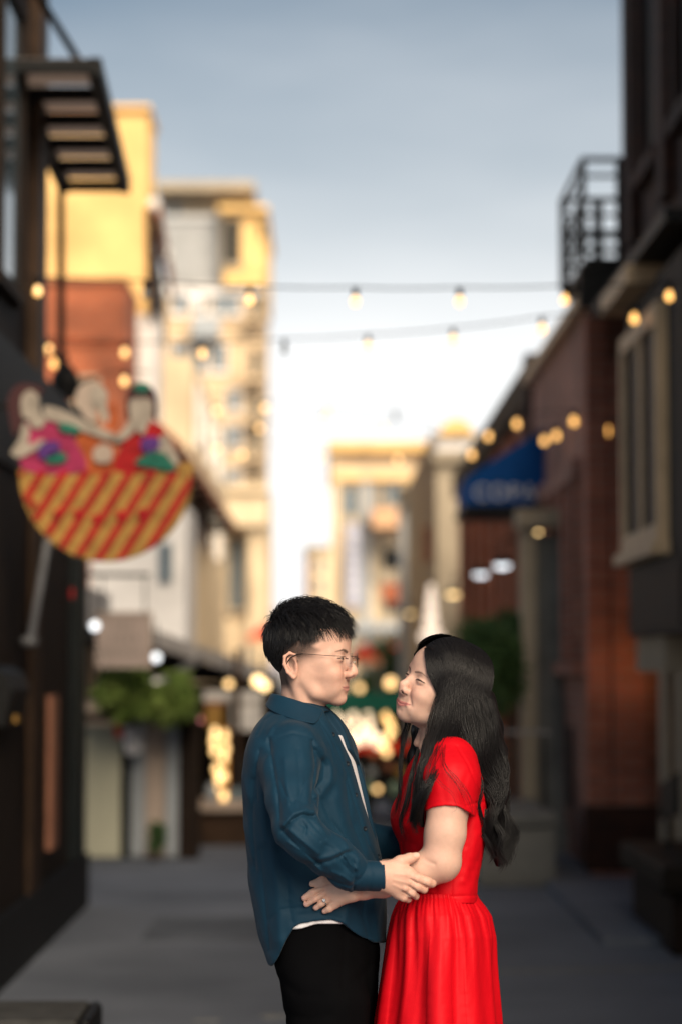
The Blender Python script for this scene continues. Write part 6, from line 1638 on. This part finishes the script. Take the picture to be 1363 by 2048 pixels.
def emit(n, guides, us, side, uroot):
    for i in range(n):
        u = r_.uniform(); cl = int(r_.integers(0, 20)); u = np.clip((cl + .5)/20 + r_.normal()*.036, 0, 1)
        f = u*(len(guides) - 1); k = min(int(f), len(guides) - 2); w_ = f - k
        gd = guides[k]*(1 - w_) + guides[k+1]*w_
        lay = r_.uniform(0, 1)
        gd = gd + np.array((0, 0, side*-1*lay*-0)) + r_.normal(size=3)*np.array((3.0, 5, 2.5)) + np.array((0, 0, (lay*12)*(1 if side > 0 else -1)*(-1 if side > 0 else -1)))
        cut_ = r_.uniform(.78, 1.04)
        uu = uroot[0] + (uroot[1] - uroot[0])*u
        x0 = np.interp(uu, [0, 1], [88, -70]); xe = np.interp(uu, [0, .12, .35, .5, 1], [54, 42, 20, 2, -80])
        cp = cap_path(x0 + r_.normal()*3, xe + r_.normal()*3, side, 1.2 + 5*r_.uniform())
        m = 26
        # waves grow towards the ends, shared within a lock
        gw = catmull(gd, 18); yy = gw[:, 1]; amp = (.25*smoothstep(1400, 1470, yy) + .75*smoothstep(1470, 1640, yy))*((13 if gd[-1, 0] > 900 else 7) + 3*math.sin(cl*1.7)); ph = u*3.5 + side + .5*math.sin(cl*2.1) + r_.normal()*.10
        gw[:, 0] += amp*np.sin(yy*.047 + ph); gw[:, 2] += .6*amp*np.cos(yy*.047 + ph)
        nn = max(8, int(18*cut_)); gw = gw[:nn]
        full = np.concatenate([cp, QN(gw)[1:]])
        c = catmull(full, m); t_ = np.linspace(0, 1, m)
        paths.append(c); rads.append((.00046 + .0002*r_.uniform())*(1 - .8*smoothstep(.72, 1, t_)))
emit(2000, GN[:3], None, 1, (0, .42)); emit(2200, GN[3:], None, 1, (.42, 1))
emit(420, GF[:2], None, -1, (0, .4)); emit(420, GF[2:], None, -1, (.45, 1))
for i in range(90):      # fine hair at the parting and temple
    cp = cap_path(86 + r_.normal()*3, r_.uniform(50, 62), 1, 2.5 + 2*r_.uniform()); gw = catmull(GN[0] + r_.normal(size=3)*4, 18)[:int(r_.integers(6, 12))]
    c = catmull(np.concatenate([cp, QN(gw)[1:]]), 26); paths.append(c); rads.append(.0004*(1 - .8*smoothstep(.7, 1, np.linspace(0, 1, 26))))
# front curtain: combed from the parting across the side of the forehead and down past the cheek
def px_of(Wp):
    r0 = (np.asarray(Wp) - CAMn) @ CRn; return np.stack([PW/2 - FPX*r0[:, 0]/r0[:, 2], PH/2 + FPX*r0[:, 1]/r0[:, 2], (np.asarray(Wp)[:, 1] - Y0)/S], 1)
hpx = px_of(to_world(hv, frW))
def skin_d(x_, y_):
    m_ = (np.abs(hpx[:, 0] - x_) < 4) & (np.abs(hpx[:, 1] - y_) < 4); return hpx[m_, 2].min() if m_.any() else -60
E0 = np.array([(849, 1297), (850, 1318), (855, 1348), (868, 1374), (877, 1396)], float); E1 = np.array([(868, 1287), (876, 1308), (886, 1344), (892, 1372), (898, 1400)], float)
D0 = np.array([skin_d(*p) for p in E0]); D1 = np.array([skin_d(*p) for p in E1]) - 4
for i in range(900):
    w_ = r_.uniform()**1.1; top = E0*(1 - w_) + E1*w_ + r_.normal(size=(5, 2))*.7; dd = D0*(1 - w_) + D1*w_ - r_.uniform(3, 9) - 2*w_
    u = .02 + .45*w_ + r_.normal()*.02; f = np.clip(u, 0, 1)*2; k = min(int(f), 1); q = f - k; gd = GN[k]*(1 - q) + GN[k+1]*q + r_.normal(size=3)*np.array((2.5, 4, 2)); gd[:, 2] -= r_.uniform(0, 8)
    gw = catmull(gd, 18); yy = gw[:, 1]; amp = (.25*smoothstep(1400, 1470, yy) + .75*smoothstep(1470, 1640, yy))*8; ph = np.clip(u, 0, 1)*3.5 + 1 + r_.normal()*.1
    gw[:, 0] += amp*np.sin(yy*.047 + ph); gw[:, 2] += .6*amp*np.cos(yy*.047 + ph); gw = gw[1:int(r_.integers(13, 18))]
    c = catmull(QN(np.concatenate([np.concatenate([top, dd[:, None]], 1), gw])), 26); paths.append(c); rads.append((.00044 + .0002*r_.uniform())*(1 - .8*smoothstep(.72, 1, np.linspace(0, 1, 26))))
# loose locks and flyaways
def lock(pts, n, spread, rad=.0006):
    for i in range(n):
        o_ = r_.normal(size=3)*spread; pt = np.array(pts, float); nn = len(pt); pt = pt + o_*np.linspace(.5, 1.3, nn)[:, None] + r_.normal(size=pt.shape)*(.5 + .25*spread); ph = r_.uniform(0, 6.28); pt[:, 0] += spread*.8*np.sin(np.arange(nn)*1.3 + ph); pt = pt[:max(3, int(round(nn*r_.uniform(.72, 1.0))))]
        c = catmull(QN(pt), 26); t_ = np.linspace(0, 1, 26); paths.append(c); rads.append(rad*(1 - .8*smoothstep(.65, 1, t_)))
lock([(884, 1490, -160), (890, 1530, -205), (912, 1560, -212), (930, 1590, -214), (944, 1622, -205), (940, 1634, -205)], 7, 3.6, .0004)
lock([(872, 1500, -150), (868, 1545, -202), (886, 1568, -216), (906, 1588, -216), (914, 1612, -212), (905, 1622, -212)], 2, 2.6, .0004)
lock([(862, 1520, -130), (846, 1570, -160), (842, 1610, -165), (828, 1645, -150), (832, 1668, -145)], 60, 2.4)
lock([(835, 1500, -70), (822, 1550, -95), (812, 1600, -105), (800, 1640, -100), (806, 1668, -100)], 50, 2.2)
lock([(820, 1440, 30), (806, 1490, 20), (800, 1540, 10), (798, 1590, 0), (786, 1630, 0), (768, 1652, 0)], 26, 2.2, .00045)
lock([(812, 1442, 40), (803, 1480, 40), (801, 1530, 35), (800, 1575, 30), (790, 1610, 25)], 14, 1.5, .00045)
lock([(985, 1640, -70), (1002, 1670, -72), (996, 1700, -70), (1006, 1724, -66), (1000, 1738, -64)], 60, 3)
lock([(970, 1620, -84), (962, 1660, -92), (976, 1690, -90), (984, 1715, -84), (976, 1728, -82)], 36, 2)
lock([(1000, 1600, -40), (1014, 1640, -44), (1010, 1680, -44), (1020, 1706, -44), (1014, 1730, -44)], 50, 2.6)
lock([(948, 1520, -100), (962, 1570, -108), (956, 1610, -110), (966, 1650, -104), (960, 1676, -100)], 34, 1.8)
for i in range(110):
    a = r_.uniform(0, 1); p0 = np.array((860 + 100*a, 1290 + 40*a**2, -10 + r_.normal()*30)); lock([p0, p0 + np.array((12, 14, 0)), p0 + np.array((26, 40, 0)) + r_.normal(size=3)*7], 1, .5, .00028)
Vs, Fs = tubes(np.array(paths), np.array(rads))
kind(link('hair_strands', np_mesh('hair_strands', Vs, Fs), M['hair'], hairW), 'stuff')
